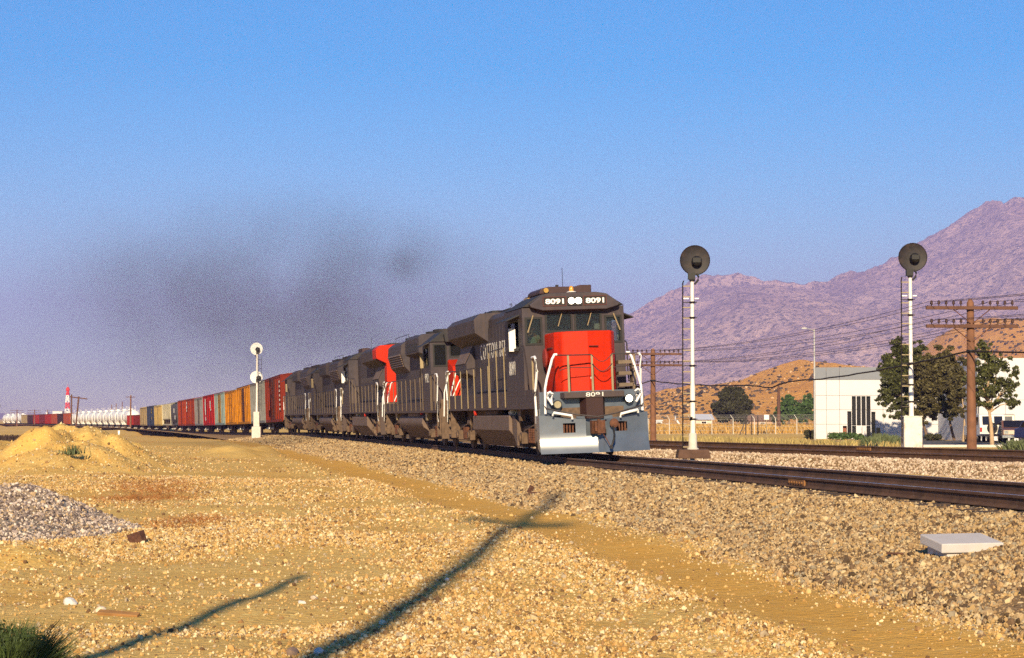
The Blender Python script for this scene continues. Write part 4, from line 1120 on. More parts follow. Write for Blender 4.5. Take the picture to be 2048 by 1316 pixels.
    for s in (-1,1):
        hood_doors(hood, s, .95, Y(13.2), Y(5.2), 2.0, 3.55, 12, m_gray)
        db = MB(); db.prism([(s*.93,3.70),(s*1.36,3.86),(s*1.36,4.50),(s*1.2,4.62),(0,4.66),(0,4.4)], 'y', Y(11.6), Y(7.2))
        dbo = db.build('dynamic_brake_blister', m_gray, root, None, .02)
        MB().box(*sorted((s*1.362, s*1.372)), Y(11.2), Y(7.6), 3.95, 4.3).build('intake_grille', m_grayd, dbo)
        rf = MB(); rf.prism([(s*.93,3.15),(s*1.18,3.42),(s*1.34,4.0),(s*1.30,4.40),(s*1.1,4.56),(0,4.60),(0,4.4)], 'y', Y(18.2), Y(13.3))
        rfo = rf.build('radiator_flare', m_gray, root, None, .02)
        lv = MB()
        for k in range(6):
            f = k/6; z = 3.44 + .58*f; x = 1.185 + .16*f
            lv.prism([(s*x,z),(s*(x+.07),z+.005),(s*(x+.03),z+.075)], 'y', Y(18.0), Y(13.5))
        lv.build('radiator_louvers', m_tank, rfo)
        ys = [Y(t_) for t_ in (1.7,2.6,2.9,5.2,5.9,7.4,8.9,10.4,11.9,13.4,14.9,16.4,18.0)]
        zt_ = [2.84,2.84,2.84,3.55,2.80,2.80,2.80,2.80,2.80,2.80,2.80,2.80,2.84]
        handrail(root, s, 1.535, ys[:3], 1.45, zt_[:3], pm=m_post2); handrail(root, s, 1.535, ys[3:], 1.45, zt_[3:], pm=m_post2)
        MB().box(*sorted((s*.97, s*.99)), Y(14), Y(5.4), 1.93, 2.0).build('door_sill_stripe', mat('blue black stripe', (.012,.012,.03), .5), hood)
        MB().box(*sorted((s*.94, s*1.40)), Y(6.4), Y(5.0), 1.8, 2.7).build('battery_box', m_gray, root, None, .02)
    fm = MB()
    for t_ in (8.2,10.4,14.2,15.8,17.3): fm.lathe([(.58,4.60),(.60,4.82),(.52,4.84),(.50,4.70)], (0,Y(t_),0), 'z', 20)
    fm.build('roof_fan', m_grayd, root, 40)
    MB().box(-.4,.4,Y(12.9),Y(12.1),4.42,4.72).build('exhaust_stack', m_grayd, root)
    MB().tube([(.3,Y(5.3),4.62),(.3,Y(4.7),4.66)], .08, 8, .04).build('horn', m_grayd, root)
    for x in (-.95,.95): MB().tube([(x,Y(13.3),4.56),(x,Y(13.3),4.86),(x,Y(18),4.86),(x,Y(18),4.56)], .012, 4).build('roof_railing', m_grayd, root)
    return root

T = 0.0
def couple(root, L, flip=False):
    global T
    place(root, T, L, flip); T += L
    return root
lead_loco = couple(ge_loco('locomotive', 'lead dark grey locomotive with scarlet nose and lit headlights numbered 8091', True, False, True), 20.2)
drv = driver(LOCO/2 - 3.62); drv.matrix_world = lead_loco.matrix_world @ Matrix.Translation((.12, 0, .46))
tag(drv, 'engineer in a pale green shirt sitting behind the cab corner window', 'person')
couple(emd_loco('locomotive', 'second locomotive, red nose tucked behind the lead unit, round fuel tank', True, '9752'), 20.2)
couple(ge_loco('locomotive', 'third locomotive running hood first with a broad scarlet hood end', False, True, False), 20.2, True)
couple(emd_loco('locomotive', 'fourth locomotive, all dark grey, between the red ended unit and the last locomotive', False, None), 20.2, True)
couple(emd_loco('locomotive', 'last grey locomotive, coupled to the red brown boxcar', False, None), 20.2, True)

# ------------------------------------------------------------------ freight cars
def car_paint(name, col, **k):
    a = dict(var=.15, scale=1.5, dirt=(.055,.026,.012), dirt_amt=.45, dscale=1.2, streak=.35, spec=.08); a.update(k)
    return mat(name, col, .65, **a)
def freight_truck(root, yc):
    t = MB().box(-.55,.55,yc-.2,yc+.2,.45,.85)
    tr = t.build('truck', m_black, root)
    for y in (yc-.88, yc+.88):
        wheelset(tr, y, .42, m_truck)
        for s in (-1,1): MB().lathe([(.10,0),(.10,.08)], (s*1.12 if s > 0 else -1.20, y, .42), 'x', 8).build('bearing_cap', m_aged_white, tr)
    for s in (-1,1):
        MB().prism([(yc-1.15,.42),(yc-1.0,.62),(yc-.4,.80),(yc+.4,.80),(yc+1.0,.62),(yc+1.15,.42),(yc+.8,.36),(yc+.35,.28),(yc-.35,.28),(yc-.8,.36)], 'x', *sorted((s*.92, s*1.08))).build('side_frame', m_truck, tr)
def car_root(name, label, cat, group=None): return empty(name, label=label, cat=cat, group=group)
def car_base(root, L, m, z=1.05):
    MB().box(-.35,.35,-L/2+.3,L/2-.3,.75,z).build('center_sill', m_black, root)
    freight_truck(root, L/2-2.0); freight_truck(root, -L/2+2.0)
    for s in (1,-1): coupler(root, s*L/2, s)
def ladder(root, x, y, z0, z1, m, w=.4, n=None):
    o = MB(); n = n or int((z1-z0)/.42)
    for k in range(n): o.box(*sorted((x, x + math.copysign(.06, x))), y-w/2, y+w/2, z0+(z1-z0)*(k+.5)/n-.015, z0+(z1-z0)*(k+.5)/n+.015)
    o.box(*sorted((x, x + math.copysign(.06, x))), y-w/2-.02, y-w/2+.02, z0, z1); o.box(*sorted((x, x + math.copysign(.06, x))), y+w/2-.02, y+w/2+.02, z0, z1)
    return o.build('ladder', m, root)
def boxcar(name, label, L, m, mdoor, top=4.55, roof=None, double=False, ribs=10, offset=0.0, trim=None, z0=1.05):
    root = car_root(name, label, 'boxcar', 'boxcars behind the locomotives')
    car_base(root, L, m)
    b = L/2 - .45
    body = MB().box(-1.48,1.48,-b,b,z0,top).build('body', m, root)
    rf = MB(); rf.prism([(-1.56,top),(1.56,top),(1.56,top+.04),(0,top+.20),(-1.56,top+.04)], 'y', -b-.05, b+.05)
    n = int(L/1.3)
    for k in range(n): rf.prism([(-1.56,top+.06),(1.56,top+.06),(0,top+.24)], 'y', -b+2*b*k/n, -b+2*b*k/n+.06)
    rf.build('roof', roof or m, root)
    dw = 2.6 if double else 1.7
    for s in (-1,1):
        rb = MB()
        for k in range(ribs):
            y = -b+.12 + (2*b-.24)*k/(ribs-1)
            if abs(y-offset) < dw+.1: continue
            rb.prism([(s*1.48,y-.05),(s*1.56,y-.03),(s*1.56,y+.03),(s*1.48,y+.05)], 'z', z0+.08, top-.06)
        rb.box(*sorted((s*1.48, s*1.55)), -b, b, z0-.12, z0+.10); rb.box(*sorted((s*1.48, s*1.54)), -b, b, top-.14, top)
        rb.build('side_ribs', trim or m, body)
        for k, y in enumerate((offset-dw/2, offset+dw/2) if double else (offset,)):
            d = MB(); hw = dw/2-.04 if double else dw-.25
            d.box(*sorted((s*1.49, s*1.57)), y-hw, y+hw, z0+.12, top-.18)
            for q in range(4): d.box(*sorted((s*1.57, s*1.60)), y-hw+.05, y+hw-.05, z0+.35+.78*q, z0+.43+.78*q)
            d.box(*sorted((s*1.57, s*1.63)), y-hw*.5, y-hw*.5+.05, z0+.2, top-.3)
            d.build('sliding_door', mdoor, root)
        for y in (-b+.35, b-.35): ladder(root, s*1.50, y, z0, top if y > 0 else z0+1.8, m)
    return root
def marks(root, L, rows, m, x=1.585, name='car_lettering'):
    """faded stencilled car markings as small raised dashes: rows of (y, z, w, h)"""
    o = MB()
    for y, z, w, h in rows:
        for s in (-1,1): o.box(*sorted((s*x, s*(x+.008))), s*y-w/2, s*y+w/2, z, z+h)
    return o.build(name, m, root)
def gondola(label, L, m, top=2.9, name='gondola_car', group='gondola cars in the train', cat='gondola car', load=None):
    root = car_root(name, label, cat, group)
    car_base(root, L, m)
    b = L/2-.4; bd = MB()
    for s in (-1,1):
        bd.box(*sorted((s*1.40, s*1.48)), -b, b, 1.05, top); bd.box(*sorted((s*1.38, s*1.56)), -b, b, top-.1, top)
    bd.box(-1.4,1.4,-b,b,1.02,1.12); bd.box(-1.4,1.4,-b,-b+.08,1.1,top); bd.box(-1.4,1.4,b-.08,b,1.1,top)
    body = bd.build('body', m, root)
    for s in (-1,1):
        rb = MB()
        for k in range(12): y = -b+.1+(2*b-.2)*k/11; rb.prism([(s*1.48,y-.07),(s*1.56,y-.04),(s*1.56,y+.04),(s*1.48,y+.07)], 'z', 1.05, top-.1)
        rb.build('side_ribs', m, body)
    return root
def tank_car(label):
    L = 15.0
    root = car_root('tank_car', label, 'tank car', 'white tank cars in the train')
    car_base(root, L, m_white)
    b = L/2-.7
    MB().lathe([(.0,-b),(.6,-b+.05),(1.1,-b+.25),(1.38,-b+.6),(1.45,-b+1.0),(1.45,b-1.0),(1.38,b-.6),(1.1,b-.25),(.6,b-.05),(0,b)], (0,0,2.62), 'y', 26).build('tank', m_tankw, root, 50)
    MB().lathe([(.5,3.95),(.5,4.35),(.42,4.42),(.1,4.45)], (0,0,0), 'z', 14).build('dome', m_tankw, root, 40)
    pf = MB(); pf.box(-.9,.9,-1.4,1.4,4.07,4.12)
    for s in (-1,1): pf.tube([(s*.9,-1.4,4.1),(s*.9,-1.4,4.9),(s*.9,1.4,4.9),(s*.9,1.4,4.1)], .025, 5)
    pf.build('platform', m_tankw, root)
    MB().prism([(-1.1,1.05),(1.1,1.05),(1.25,1.7),(-1.25,1.7)], 'y', -b+1.2, -b+2.4).prism([(-1.1,1.05),(1.1,1.05),(1.25,1.7),(-1.25,1.7)], 'y', b-2.4, b-1.2).build('saddle', m_tankw, root)
    for s in (-1,1):
        ladder(root, s*1.46, 0, 1.2, 4.0, m_tankw, .45)
        MB().tube([(s*1.35,-b+.6,1.2),(s*1.35,-b+.6,2.1),(s*1.35,b-.6,2.1),(s*1.35,b-.6,1.2)], .03, 5).build('hand_rail', m_tankw, root)
    return root
m_tankw = mat('white tank car enamel', (.80,.78,.74), .45, var=.06, dirt=(.45,.30,.17), dirt_amt=.5, dscale=1.2, streak=.3)
def hopper(name, label, L, m, round_side=False, top=4.5, open_ends=True):
    root = car_root(name, label, 'hopper car', 'covered hopper cars in the train')
    car_base(root, L, m)
    b = L/2-.5
    bd = MB()
    if round_side:
        pr = [(1.0,1.2),(1.42,1.7),(1.56,2.6),(1.52,3.6),(1.3,4.25),(.8,4.5)]
        bd.prism([(x,z) for x,z in pr] + [(-x,z) for x,z in reversed(pr)], 'y', -b+.3, b-.3)
    else:
        bd.prism([(-b+.1,top),(-b+.1,top-.7),(-b+2.6,1.95),(b-2.6,1.95),(b-.1,top-.7),(b-.1,top)], 'x', -1.5, 1.5)
        bd.box(-1.5,1.5,-b+.1,b-.1,2.05,top)
    body = bd.build('body', m, root, 40 if round_side else None)
    rf = MB(); rf.prism([(-1.3,top),(1.3,top),(.5,top+.12),(-.5,top+.12)], 'y', -b, b); rf.box(-.3,.3,-b+.5,b-.5,top+.12,top+.2)
    rf.build('roof', m, root)
    for y in (-L*.22, 0, L*.22):
        MB().prism([(y-1.5,2.0),(y-.3,.85),(y+.3,.85),(y+1.5,2.0)], 'x', -1.2, 1.2).build('hopper_chute', m_truck if not round_side else m, root)
    for s in (-1,1):
        fr = MB()
        for y in (-b+.12, b-.12): fr.box(*sorted((s*1.3, s*1.48)), y-.12, y+.12, 1.0, top-.3); 
        fr.box(*sorted((s*1.42, s*1.52)), -b, b, 1.0, 1.2) if not round_side else fr.box(*sorted((s*1.2, s*1.3)), -b, b, 1.0, 1.2)
        if not round_side:
            for k in range(9): fr.box(*sorted((s*1.5, s*1.56)), -b+1.2+(2*b-2.4)*k/8-.04, -b+1.2+(2*b-2.4)*k/8+.04, 2.05, top-.05)
        fr.build('side_posts', m, body)
        for y in (-b+.1, b-.1): ladder(root, s*1.50, y, 1.1, top, m, .35)
    return root
P = car_paint
p_redbrown = P('oxide red boxcar paint', (.205,.021,.006)); p_rbdoor = P('faded oxide red door', (0.1054,0.0186,0.0087), dirt_amt=.7)
p_grey = P('light grey boxcar paint', (0.1860,0.1860,0.1798), streak=.25); p_orange = P('orange yellow boxcar paint', (.46,.175,.004), dirt=(.16,.06,.02), dirt_amt=.75, streak=.6)
p_brdoor = P('brown boxcar door', (0.0930,0.0310,0.0124)); p_teal = P('pale teal boxcar paint', (0.1860,0.2604,0.2604), dirt=(.32,.19,.06), dirt_amt=.5, streak=.4)
p_red = P('bright red boxcar paint', (0.3410,0.0074,0.0050), dirt_amt=.2, streak=.1); p_orred = P('orange red boxcar paint', (.30,.038,.008))
p_dkgrey = P('dark grey hopper paint', (0.0992,0.0930,0.0992)); p_cream = P('cream hopper paint', (0.4836,0.4340,0.3100), dirt_amt=.15, streak=.1)
p_yellow = P('straw yellow boxcar paint', (0.4092,0.2852,0.0992), dirt=(.35,.2,.06), dirt_amt=.4); p_blue = P('navy blue boxcar paint', (0.0279,0.0403,0.0806), dirt_amt=.25)
p_tan = P('tan boxcar paint', (0.2976,0.2170,0.1116), dirt_amt=.3); p_maroon = P('maroon gondola paint', (0.1240,0.0087,0.0050), streak=.15); p_gonred = P('red gondola paint', (0.2604,0.0136,0.0062), streak=.2)
p_gonor = P('orange red gondola paint', (0.2790,0.0527,0.0155), streak=.2); p_dark = P('sooty dark gondola paint', (0.0372,0.0124,0.0112))
p_roof = P('dull roof metal', (0.1240,0.0558,0.0310)); p_galv = P('galvanised roof', (0.2790,0.2666,0.2480))

c = couple(boxcar('boxcar', 'red brown ribbed boxcar right behind the last locomotive', 16.5, p_redbrown, p_rbdoor, 4.6), 16.5)
marks(c, 16.5, [(6.6, 4.0-.36*k, .8-.15*(k%2), .17) for k in range(7)], m_aged_white)
c = couple(boxcar('boxcar', 'plain light grey boxcar behind the two disc signal', 16.5, p_grey, p_grey, 4.6, m_grayd, False, 14), 16.5)
c = couple(boxcar('boxcar', 'orange yellow boxcar with a brown door beside the grey boxcar', 16.5, p_orange, p_brdoor, 4.6, p_roof, False, 9), 16.5)
c = couple(boxcar('boxcar', 'rust streaked orange yellow boxcar next to the pale teal one', 16.5, p_orange, p_orange, 4.5, p_galv, True, 9), 16.5)
c = couple(boxcar('boxcar', 'pale teal boxcar with a rusty ochre door', 15.6, p_teal, P('rusty ochre door', (0.2604,0.1488,0.0434), dirt_amt=.8), 4.6, p_redbrown, False, 8), 15.6)
c = couple(boxcar('boxcar', 'bright red boxcar with tall white lettering', 18.3, p_red, p_red, 4.6, p_redbrown, False, 6), 18.3)
marks(c, 18.3, [(-4.2,3.9,.9,.35),(-4.4,2.7,1.2,1.2),(-4.3,2.2,.8,.5),(-4.2,1.5,.7,.5),(3.6,3.5,1.2,.4),(3.5,3.0,.8,.5),(4.1,2.7,.9,.25)], m_white)
c = couple(boxcar('boxcar', 'weathered grey blue boxcar with orange rust streaks', 14.6, P('grey blue boxcar paint', (0.1674,0.1798,0.1922), dirt=(.30,.13,.05), dirt_amt=.6), P('grey rusty door', (0.1364,0.1054,0.0930), dirt_amt=.7), 4.5, p_galv, False, 8), 14.6)
c = couple(boxcar('boxcar', 'red brown boxcar with white reporting marks left of the grey blue one', 16.0, p_redbrown, p_orred, 4.6, p_redbrown, False, 8), 16.0)
marks(c, 16.0, [(-5.4,3.9,.5,.3),(-4.6,4.0,.4,.3),(-5.5,3.3,.5,.3),(-4.8,3.4,.7,.4),(-5.3,2.9,.6,.3)], m_white)
c = couple(boxcar('boxcar', 'orange red ribbed boxcar next to the dark grey hopper', 14.5, p_orred, p_redbrown, 4.6, p_roof, False, 7), 14.5)
c = couple(hopper('hopper_car', 'dark grey round sided hopper car with a pale emblem', 14.0, p_dkgrey, True, 4.5), 14.0)
marks(c, 14.0, [(0.0,2.9,1.6,.7),(1.6,1.9,1.6,.6)], m_aged_white, 1.565, 'car_emblem')
c = couple(hopper('hopper_car', 'cream white hopper car with open chutes below', 18.2, p_cream, False, 4.45), 18.2)
c = couple(boxcar('boxcar', 'straw yellow boxcar between the cream hopper and the navy car', 16.8, p_yellow, p_yellow, 4.3, p_cream, False, 8), 16.8)
c = couple(boxcar('boxcar', 'navy blue boxcar with small yellow lettering', 16.2, p_blue, p_blue, 4.35, m_grayd, False, 7), 16.2)
marks(c, 16.2, [(3.2,3.6,1.0,.35),(3.2,3.1,1.2,.35),(3.6,2.0,1.0,.5)], P('yellow lettering paint', (0.4340,0.2976,0.0496)))
c = couple(boxcar('boxcar', 'tan boxcar, last tall car before the red gondolas', 15.6, p_tan, p_tan, 4.25, p_yellow, False, 7), 15.6)
couple(gondola('low maroon gondola coupled to the tan boxcar', 15.5, p_maroon, 3.0), 15.5)
couple(gondola('low bright red gondola in front of the first white tank car', 15.5, p_gonred, 3.0), 15.5)
ORD = ['first','second','third','fourth','fifth','sixth','seventh','eighth','ninth','tenth']
proto = couple(tank_car('first white tank car, coupled behind the low red gondola'), 15.0)
for k in range(1, 10):
    o = copy_tree(proto); o['label'] = f'{ORD[k]} white tank car counting left from the low red gondola'; couple(o, 15.0)
for lab, m_, tp in (('orange red high sided gondola next to the white tank cars', p_gonor, 4.1),('near black gondola left of the first orange red gondola', p_dark, 4.0),('orange red gondola with near black gondola on its right', p_gonor, 4.0),
                ('deep red gondola left of the two orange red ones', p_gonred, 4.0),('maroon red gondola in the middle of the far gondola string', p_maroon, 4.0),
                ('bright red gondola right of the sooty purple one', p_gonred, 3.9),('sooty purple gondola beside the tan one', p_dark, 3.8),('tan gondola in front of the far left tank cars', p_tan, 3.9)):
    couple(gondola(lab, 17.6, m_, tp), 17.6)
for k in range(4):
    o = copy_tree(proto); o['label'] = f'{ORD[k]} white tank car left of the tan gondola at the far left'; couple(o, 15.0)

# ------------------------------------------------------------------ signals
def gz(x, d):
    x, d = float(x), float(d)
    return float(np.maximum(ground_z(np.array([x]), np.array([d]), False)[0], ballast_z(np.array([x]), np.array([d]))[0] if (p1(x,d) > -4.5 and p2(x,d) < 4.1) else -9))
def disc_head(root, z, r, mback, y=0.0, x=0.0):
    """round signal target seen from behind; local -Y faces the camera"""
    dk = MB(); dk.lathe([(r,.0),(r,-.02),(r*.96,-.035),(r*.90,-.02),(r*.2,-.03)], (x,y,z), 'y', 36)
    disc = dk.build('target_disc', mback, root, 30)
    h = MB(); h.lathe([(.12,-.02),(.17,-.08),(.18,-.22),(.13,-.30),(.05,-.33)], (x+.04,y,z-.04), 'y', 14); h.box(x-.10,x+.16,y-.36,y-.26,z-.10,z+.06)
    h.build('lamp_housing', m_black, root, 40)
    v = MB(); v.prism([(x-.14,z+.10),(x+.14,z+.10),(x+.16,z),(x+.13,z+.02),(x-.13,z+.02),(x-.16,z)], 'y', y+.02, y+.35); v.build('visor', m_black, root)
    return disc
def ladder_up(root, x, y, z0, z1, w, lean=0.0):
    l = MB()
    for s in (-.5,.5): l.tube([(x+s*w,y,z0),(x+s*w+lean,y,z1-.08),(x+s*w*.8+lean,y,z1)], .023, 5)
    lo = l.build('ladder', m_disc_back, root)
    n = int((z1-z0)/.36)
    rung = MB().box(-w/2,w/2,-.016,.016,-.018,.018).mesh('rung'); rung.materials.append(m_post)
    for k in range(n):
        o = link('rung', rung, lo); f = (k+.5)/n; o.location = (x+lean*f, y, z0+(z1-z0)*f)
    return lo
def mast_signal(px, py_base, d, py_head, r, label, box):
    b = at(px, py_base, d); zg = gz(b.x, b.y)
    hz_ = at(px, py_head, d).z
    root = empty('railway_signal', (b.x, b.y, zg), 0, label, 'railway signal', 'tall single disc signals beside the tracks')
    H = hz_ - zg
    if box:
        MB().box(-.32,.32,-.30,.30,-.25,1.18).box(-.34,.34,-.32,.32,1.18,1.22).build('base_cabinet', m_cabinet, root, None, .015)
        q = MB(); q.box(-.30,.30,-.315,-.305,.1,1.1); q.lathe([(.03,-.33),(.03,-.31)], (.22,0,.6), 'y', 8); q.build('cabinet_door', m_cabinet, root)
        z0 = 1.22
    else:
        MB().prism([(-.56,-.2),(.56,-.2),(.50,.10),(-.50,.10)], 'y', -.5, .5).build('concrete_base', mat('brown stained concrete', (.10,.055,.04), .9, var=.3, bump=.3), root, None, .02)
        MB().lathe([(.20,.10),(.20,.14),(.15,.16),(.135,.62),(.10,.66)], (0,0,0), 'z', 16).build('mast_foot', m_conc, root, 40)
        z0 = .62
    MB().lathe([(.088,z0),(.085,z0+1.6),(.068,z0+1.7),(.060,H-.62)], (0,0,0), 'z', 14).build('mast', m_alu, root, 40)
    for zz in (z0+.5, z0+1.1, H*.45, H*.70, H*.78):
        MB().lathe([(.10,-.03),(.115,0),(.10,.03)], (0,0,zz), 'z', 10).build('clamp', m_disc_back, root)
        c = MB().box(-.30,.16,-.02,.02,zz-.015,zz+.015).build('ladder_bracket', m_disc_back, root)
    MB().box(-.30,-.12,-.05,.05,H*.80-.02,H*.80+.02).box(.08,.22,-.05,.05,H*.80-.02,H*.80+.02).build('step_plate', m_white, root)
    ladder_up(root, -.19, -.02, .0 if not box else .25, H-.70, .30, .02)
    k = MB(); k.box(-.14,.10,-.10,.10,H-.66,H-.42); k.lathe([(.09,H-.72),(.11,H-.64)], (0,0,0), 'z', 10); k.build('head_bracket', m_black, root)
    MB().tube([(.14,0,H-.45),(.22,0,H-.55),(.20,0,H-.68),(.08,0,H-.82)], .035, 8).build('cable_loop', m_black, root, 60)
    disc_head(root, H, r, m_disc_back, 0, .10)
    pl = MB().box(-.40,-.02,-.30,.30,z0+.55,z0+.58) if not box else MB().box(-.40,-.10,-.2,.2,z0+.3,z0+.33)
    pl.build('foot_platform', m_disc_back, root)
    return root
m_cabinet = mat('rust stained white cabinet', (.66,.62,.56), .55, var=.08, dirt=(.25,.09,.03), dirt_amt=.7, dscale=2.2)
mast_signal(1385, 905, 66, 520, .515, 'tall signal standing on a brown concrete footing between the two tracks', False)
mast_signal(1822, 898, 69, 514, .515, 'tall signal on a rust stained white cabinet beyond the far track', True)

b = at(514, 872, 158); zg = gz(b.x, b.y)
ls = empty('railway_signal', (b.x, b.y, zg), 0, 'two disc white signal left of the train on a square concrete pier', 'railway signal')
MB().box(-.36,.36,-.36,.36,-.2,.95).box(-.24,.24,-.24,.24,.95,2.15).build('concrete_pier', m_conc, ls, None, .03)
MB().lathe([(.09,2.15),(.08,4.5),(.07,6.9)], (0,0,0), 'z', 12).build('mast', m_alu, ls, 40)
for z in (7.25, 4.95):
    dk = MB(); dk.lathe([(.50,.06),(.50,.10),(.47,.12),(.1,.13)], (-.06,0,z), 'y', 30); dk.build('target_disc', m_white, ls, 30)
    h = MB(); h.lathe([(.14,.06),(.18,-.05),(.18,-.25),(.10,-.33)], (.06 if z > 6 else .16,0,z-.05), 'y', 12); h.box(-.06,.16,-.16,.08,z-.40,z-.12); h.build('lamp_housing', m_black, ls, 40)
    MB().tube([(-.02,0,z-.35),(-.12,0,z-.55),(0,0,z-.85)], .04, 6).build('head_bracket', m_rust, ls, 60)
lo = MB()
for s in (.12,.34): lo.tube([(s,.05,2.2),(s,.05,6.7)], .018, 5)
lo = lo.build('ladder', m_disc_back, ls)
rung = MB().box(.12,.34,.03,.07,-.012,.012).mesh('rung'); rung.materials.append(m_disc_back)
for k in range(12): link('rung', rung, lo).location = (0,0,2.4+.36*k)

# ------------------------------------------------------------------ telegraph poles and wires
POLES = []
def telegraph_pole(x, d, z0, ztop, label, arms=(.30,.90), pins=10, alen=3.05, rot=0.0, r=.14, group='telegraph poles beside the tracks', parts=True, lean=0.0):
    H = ztop - z0
    root = empty('telegraph_pole', (x, d, z0), rot, label, 'telegraph pole', group)
    MB().lathe([(r*1.25,-.4),(r*1.2,0),(r*1.0,H*.5),(r*.85,H-.12),(r*.4,H)], (0,0,0), 'z', 12).build('pole', m_wood, root, 40)
    for ai, a in enumerate(arms):
        z = H - a
        ar = MB().box(-alen/2,alen/2,-r-.10,-r+.01,z-.055,z+.055).build('crossarm', m_woodarm, root, None, .01)
        if parts:
            me = MB().lathe([(.018,0),(.018,.06),(.045,.065),(.05,.10),(.042,.125),(.045,.15),(.03,.18),(.01,.19)], (0,0,0), 'z', 10).mesh('insulator', 40); me.materials.append(m_glassins)
            for k in range(pins):
                f = (k+.5)/pins*2-1
                f = math.copysign(.16 + abs(f)*.80, f)
                o = link('insulator', me, ar); o.location = (f*alen/2, -r-.045, z+.055)
            br = MB()
            for s in (-1,1): br.tube([(s*.62,-r-.02,z-.04),(s*.04,-r-.01,z-.50)], .016, 5)
            br.build('arm_brace', m_rust, ar)
    if parts: MB().lathe([(r*1.02,-.05),(r*1.06,0),(r*1.02,.05)], (0,0,H-1.72), 'z', 12).build('cable_clamp', m_black, root)
    return root
m_woodarm = mat('dark creosoted crossarm', (.12,.055,.035), .85, var=.3, scale=3, streak=.2, dirt=(.06,.03,.02), dirt_amt=.4)
pA = at(1942, 598, 64); pB = at(1306, 697, 104)
pC = Vector((pA.x + (pA.x-pB.x), pA.y - 40, 0)); pD = Vector((pB.x - (pA.x-pB.x), pB.y + 40, 0))
telegraph_pole(pA.x, pA.y, gz(pA.x, pA.y)-.05, pA.z, 'big red brown telegraph pole with two crossarms in front of the trees', rot=R(3))
telegraph_pole(pB.x, pB.y, gz(pB.x, pB.y)-.05, pB.z, 'telegraph pole rising just right of the lead locomotive plow', rot=R(4))
telegraph_pole(pC.x, pC.y, .3, pA.z+.5, 'telegraph pole beyond the right edge, holding the near ends of the wires', rot=R(3))
telegraph_pole(pD.x, pD.y, 0, pB.z, 'telegraph pole hidden behind the locomotives, holding the far ends of the wires', rot=R(4))
pts4 = [(pC.x, pC.y, pA.z+.5), (pA.x, pA.y, pA.z), (pB.x, pB.y, pB.z), (pD.x, pD.y, pB.z)]
WQ = [['at its left tip','second from its left tip','just right of the pole','at its right tip'],['at its left tip','halfway between left tip and pole','just right of the pole','halfway between pole and right tip','at its right tip']]
def span(a, b_, sag, n=18):
    a, b_ = Vector(a), Vector(b_)
    return [a.lerp(b_, k/n) - Vector((0,0,sag*4*(k/n)*(1-k/n))) for k in range(n+1)]
for ai, a in enumerate((.30,.90)):
    for wi, f in enumerate((-.93,-.62,.40,.93) if ai == 0 else (-.93,-.47,.30,.62,.93)):
        w = MB(); off = f*1.525
        line = []
        for (q, r_) in zip(pts4[:-1], pts4[1:]):
            sp = span((q[0]+off, q[1]-.18, q[2]-a+.20), (r_[0]+off, r_[1]-.18, r_[2]-a+.20), .42 + .05*abs(f))
            line += sp if not line else sp[1:]
        w.tube(line, .008, 4)
        tag(w.build('wire', m_wire, None, None), ['thin open wire on the %s arm, %s' % ('upper' if ai == 0 else 'lower', q_) for q_ in WQ[ai]][wi], 'wire', 'open wires on the telegraph poles')
line = []
for i, (q, r_) in enumerate(zip(pts4[:-1], pts4[1:])):
    sp = span((q[0]-.1, q[1]-.16, q[2]-1.72), (r_[0]-.1, r_[1]-.16, r_[2]-1.72), .62, 40)
    if i == 1:
        for k, s_ in enumerate(sp):
            dk = abs(k-20.5); s_.z -= .16*math.exp(-(dk/1.6)**2) - .05*math.exp(-((k-17)/2.0)**2)
            s_.z += .012*math.sin(k*2.1)
    line += sp if not line else sp[1:]
tag(MB().tube(line, .030, 6).build('cable', m_cable, None, 60), 'thick black lashed cable sagging between the telegraph poles', 'cable')
q0 = Vector((pA.x+.15, pA.y-.1, pA.z-2.6)); 

# poles behind the camera whose long shadows cross the ground
def shadow_foot(px, py): d = CAMH/((py-YH)/FPX); return Vector(((px-1024)/FPX*d, d))
sd2 = Vector((sdir.x, sdir.y)).normalized(); tanE = math.tan(R(SUN_EL))
s0 = Vector((-1.45, 14.2))
base = s0 - sd2*19.0
tipd = 42.0; Ltip = (tipd - base.y)/sd2.y
telegraph_pole(base.x, base.y, -.05, Ltip*tanE + .12, 'telegraph pole standing behind the camera, casting the long cross shaped shadow', arms=(3.9, 4.2), pins=8, alen=1.9, rot=R(-20), r=.165, group='poles behind the camera')
s0 = Vector((-3.12, 14.4)); base = s0 - sd2*12.0; Ltip = (22.5 - base.y)/sd2.y
pr = empty('guy_pole', (base.x, base.y, 0), 0, 'bare post behind the camera, casting the shorter shadow by the bush', 'pole', 'poles behind the camera')
MB().lathe([(.12,-.4),(.11,0),(.085,Ltip*tanE-.1),(.03,Ltip*tanE)], (0,0,0), 'z', 10).build('pole', m_wood, pr, 40)

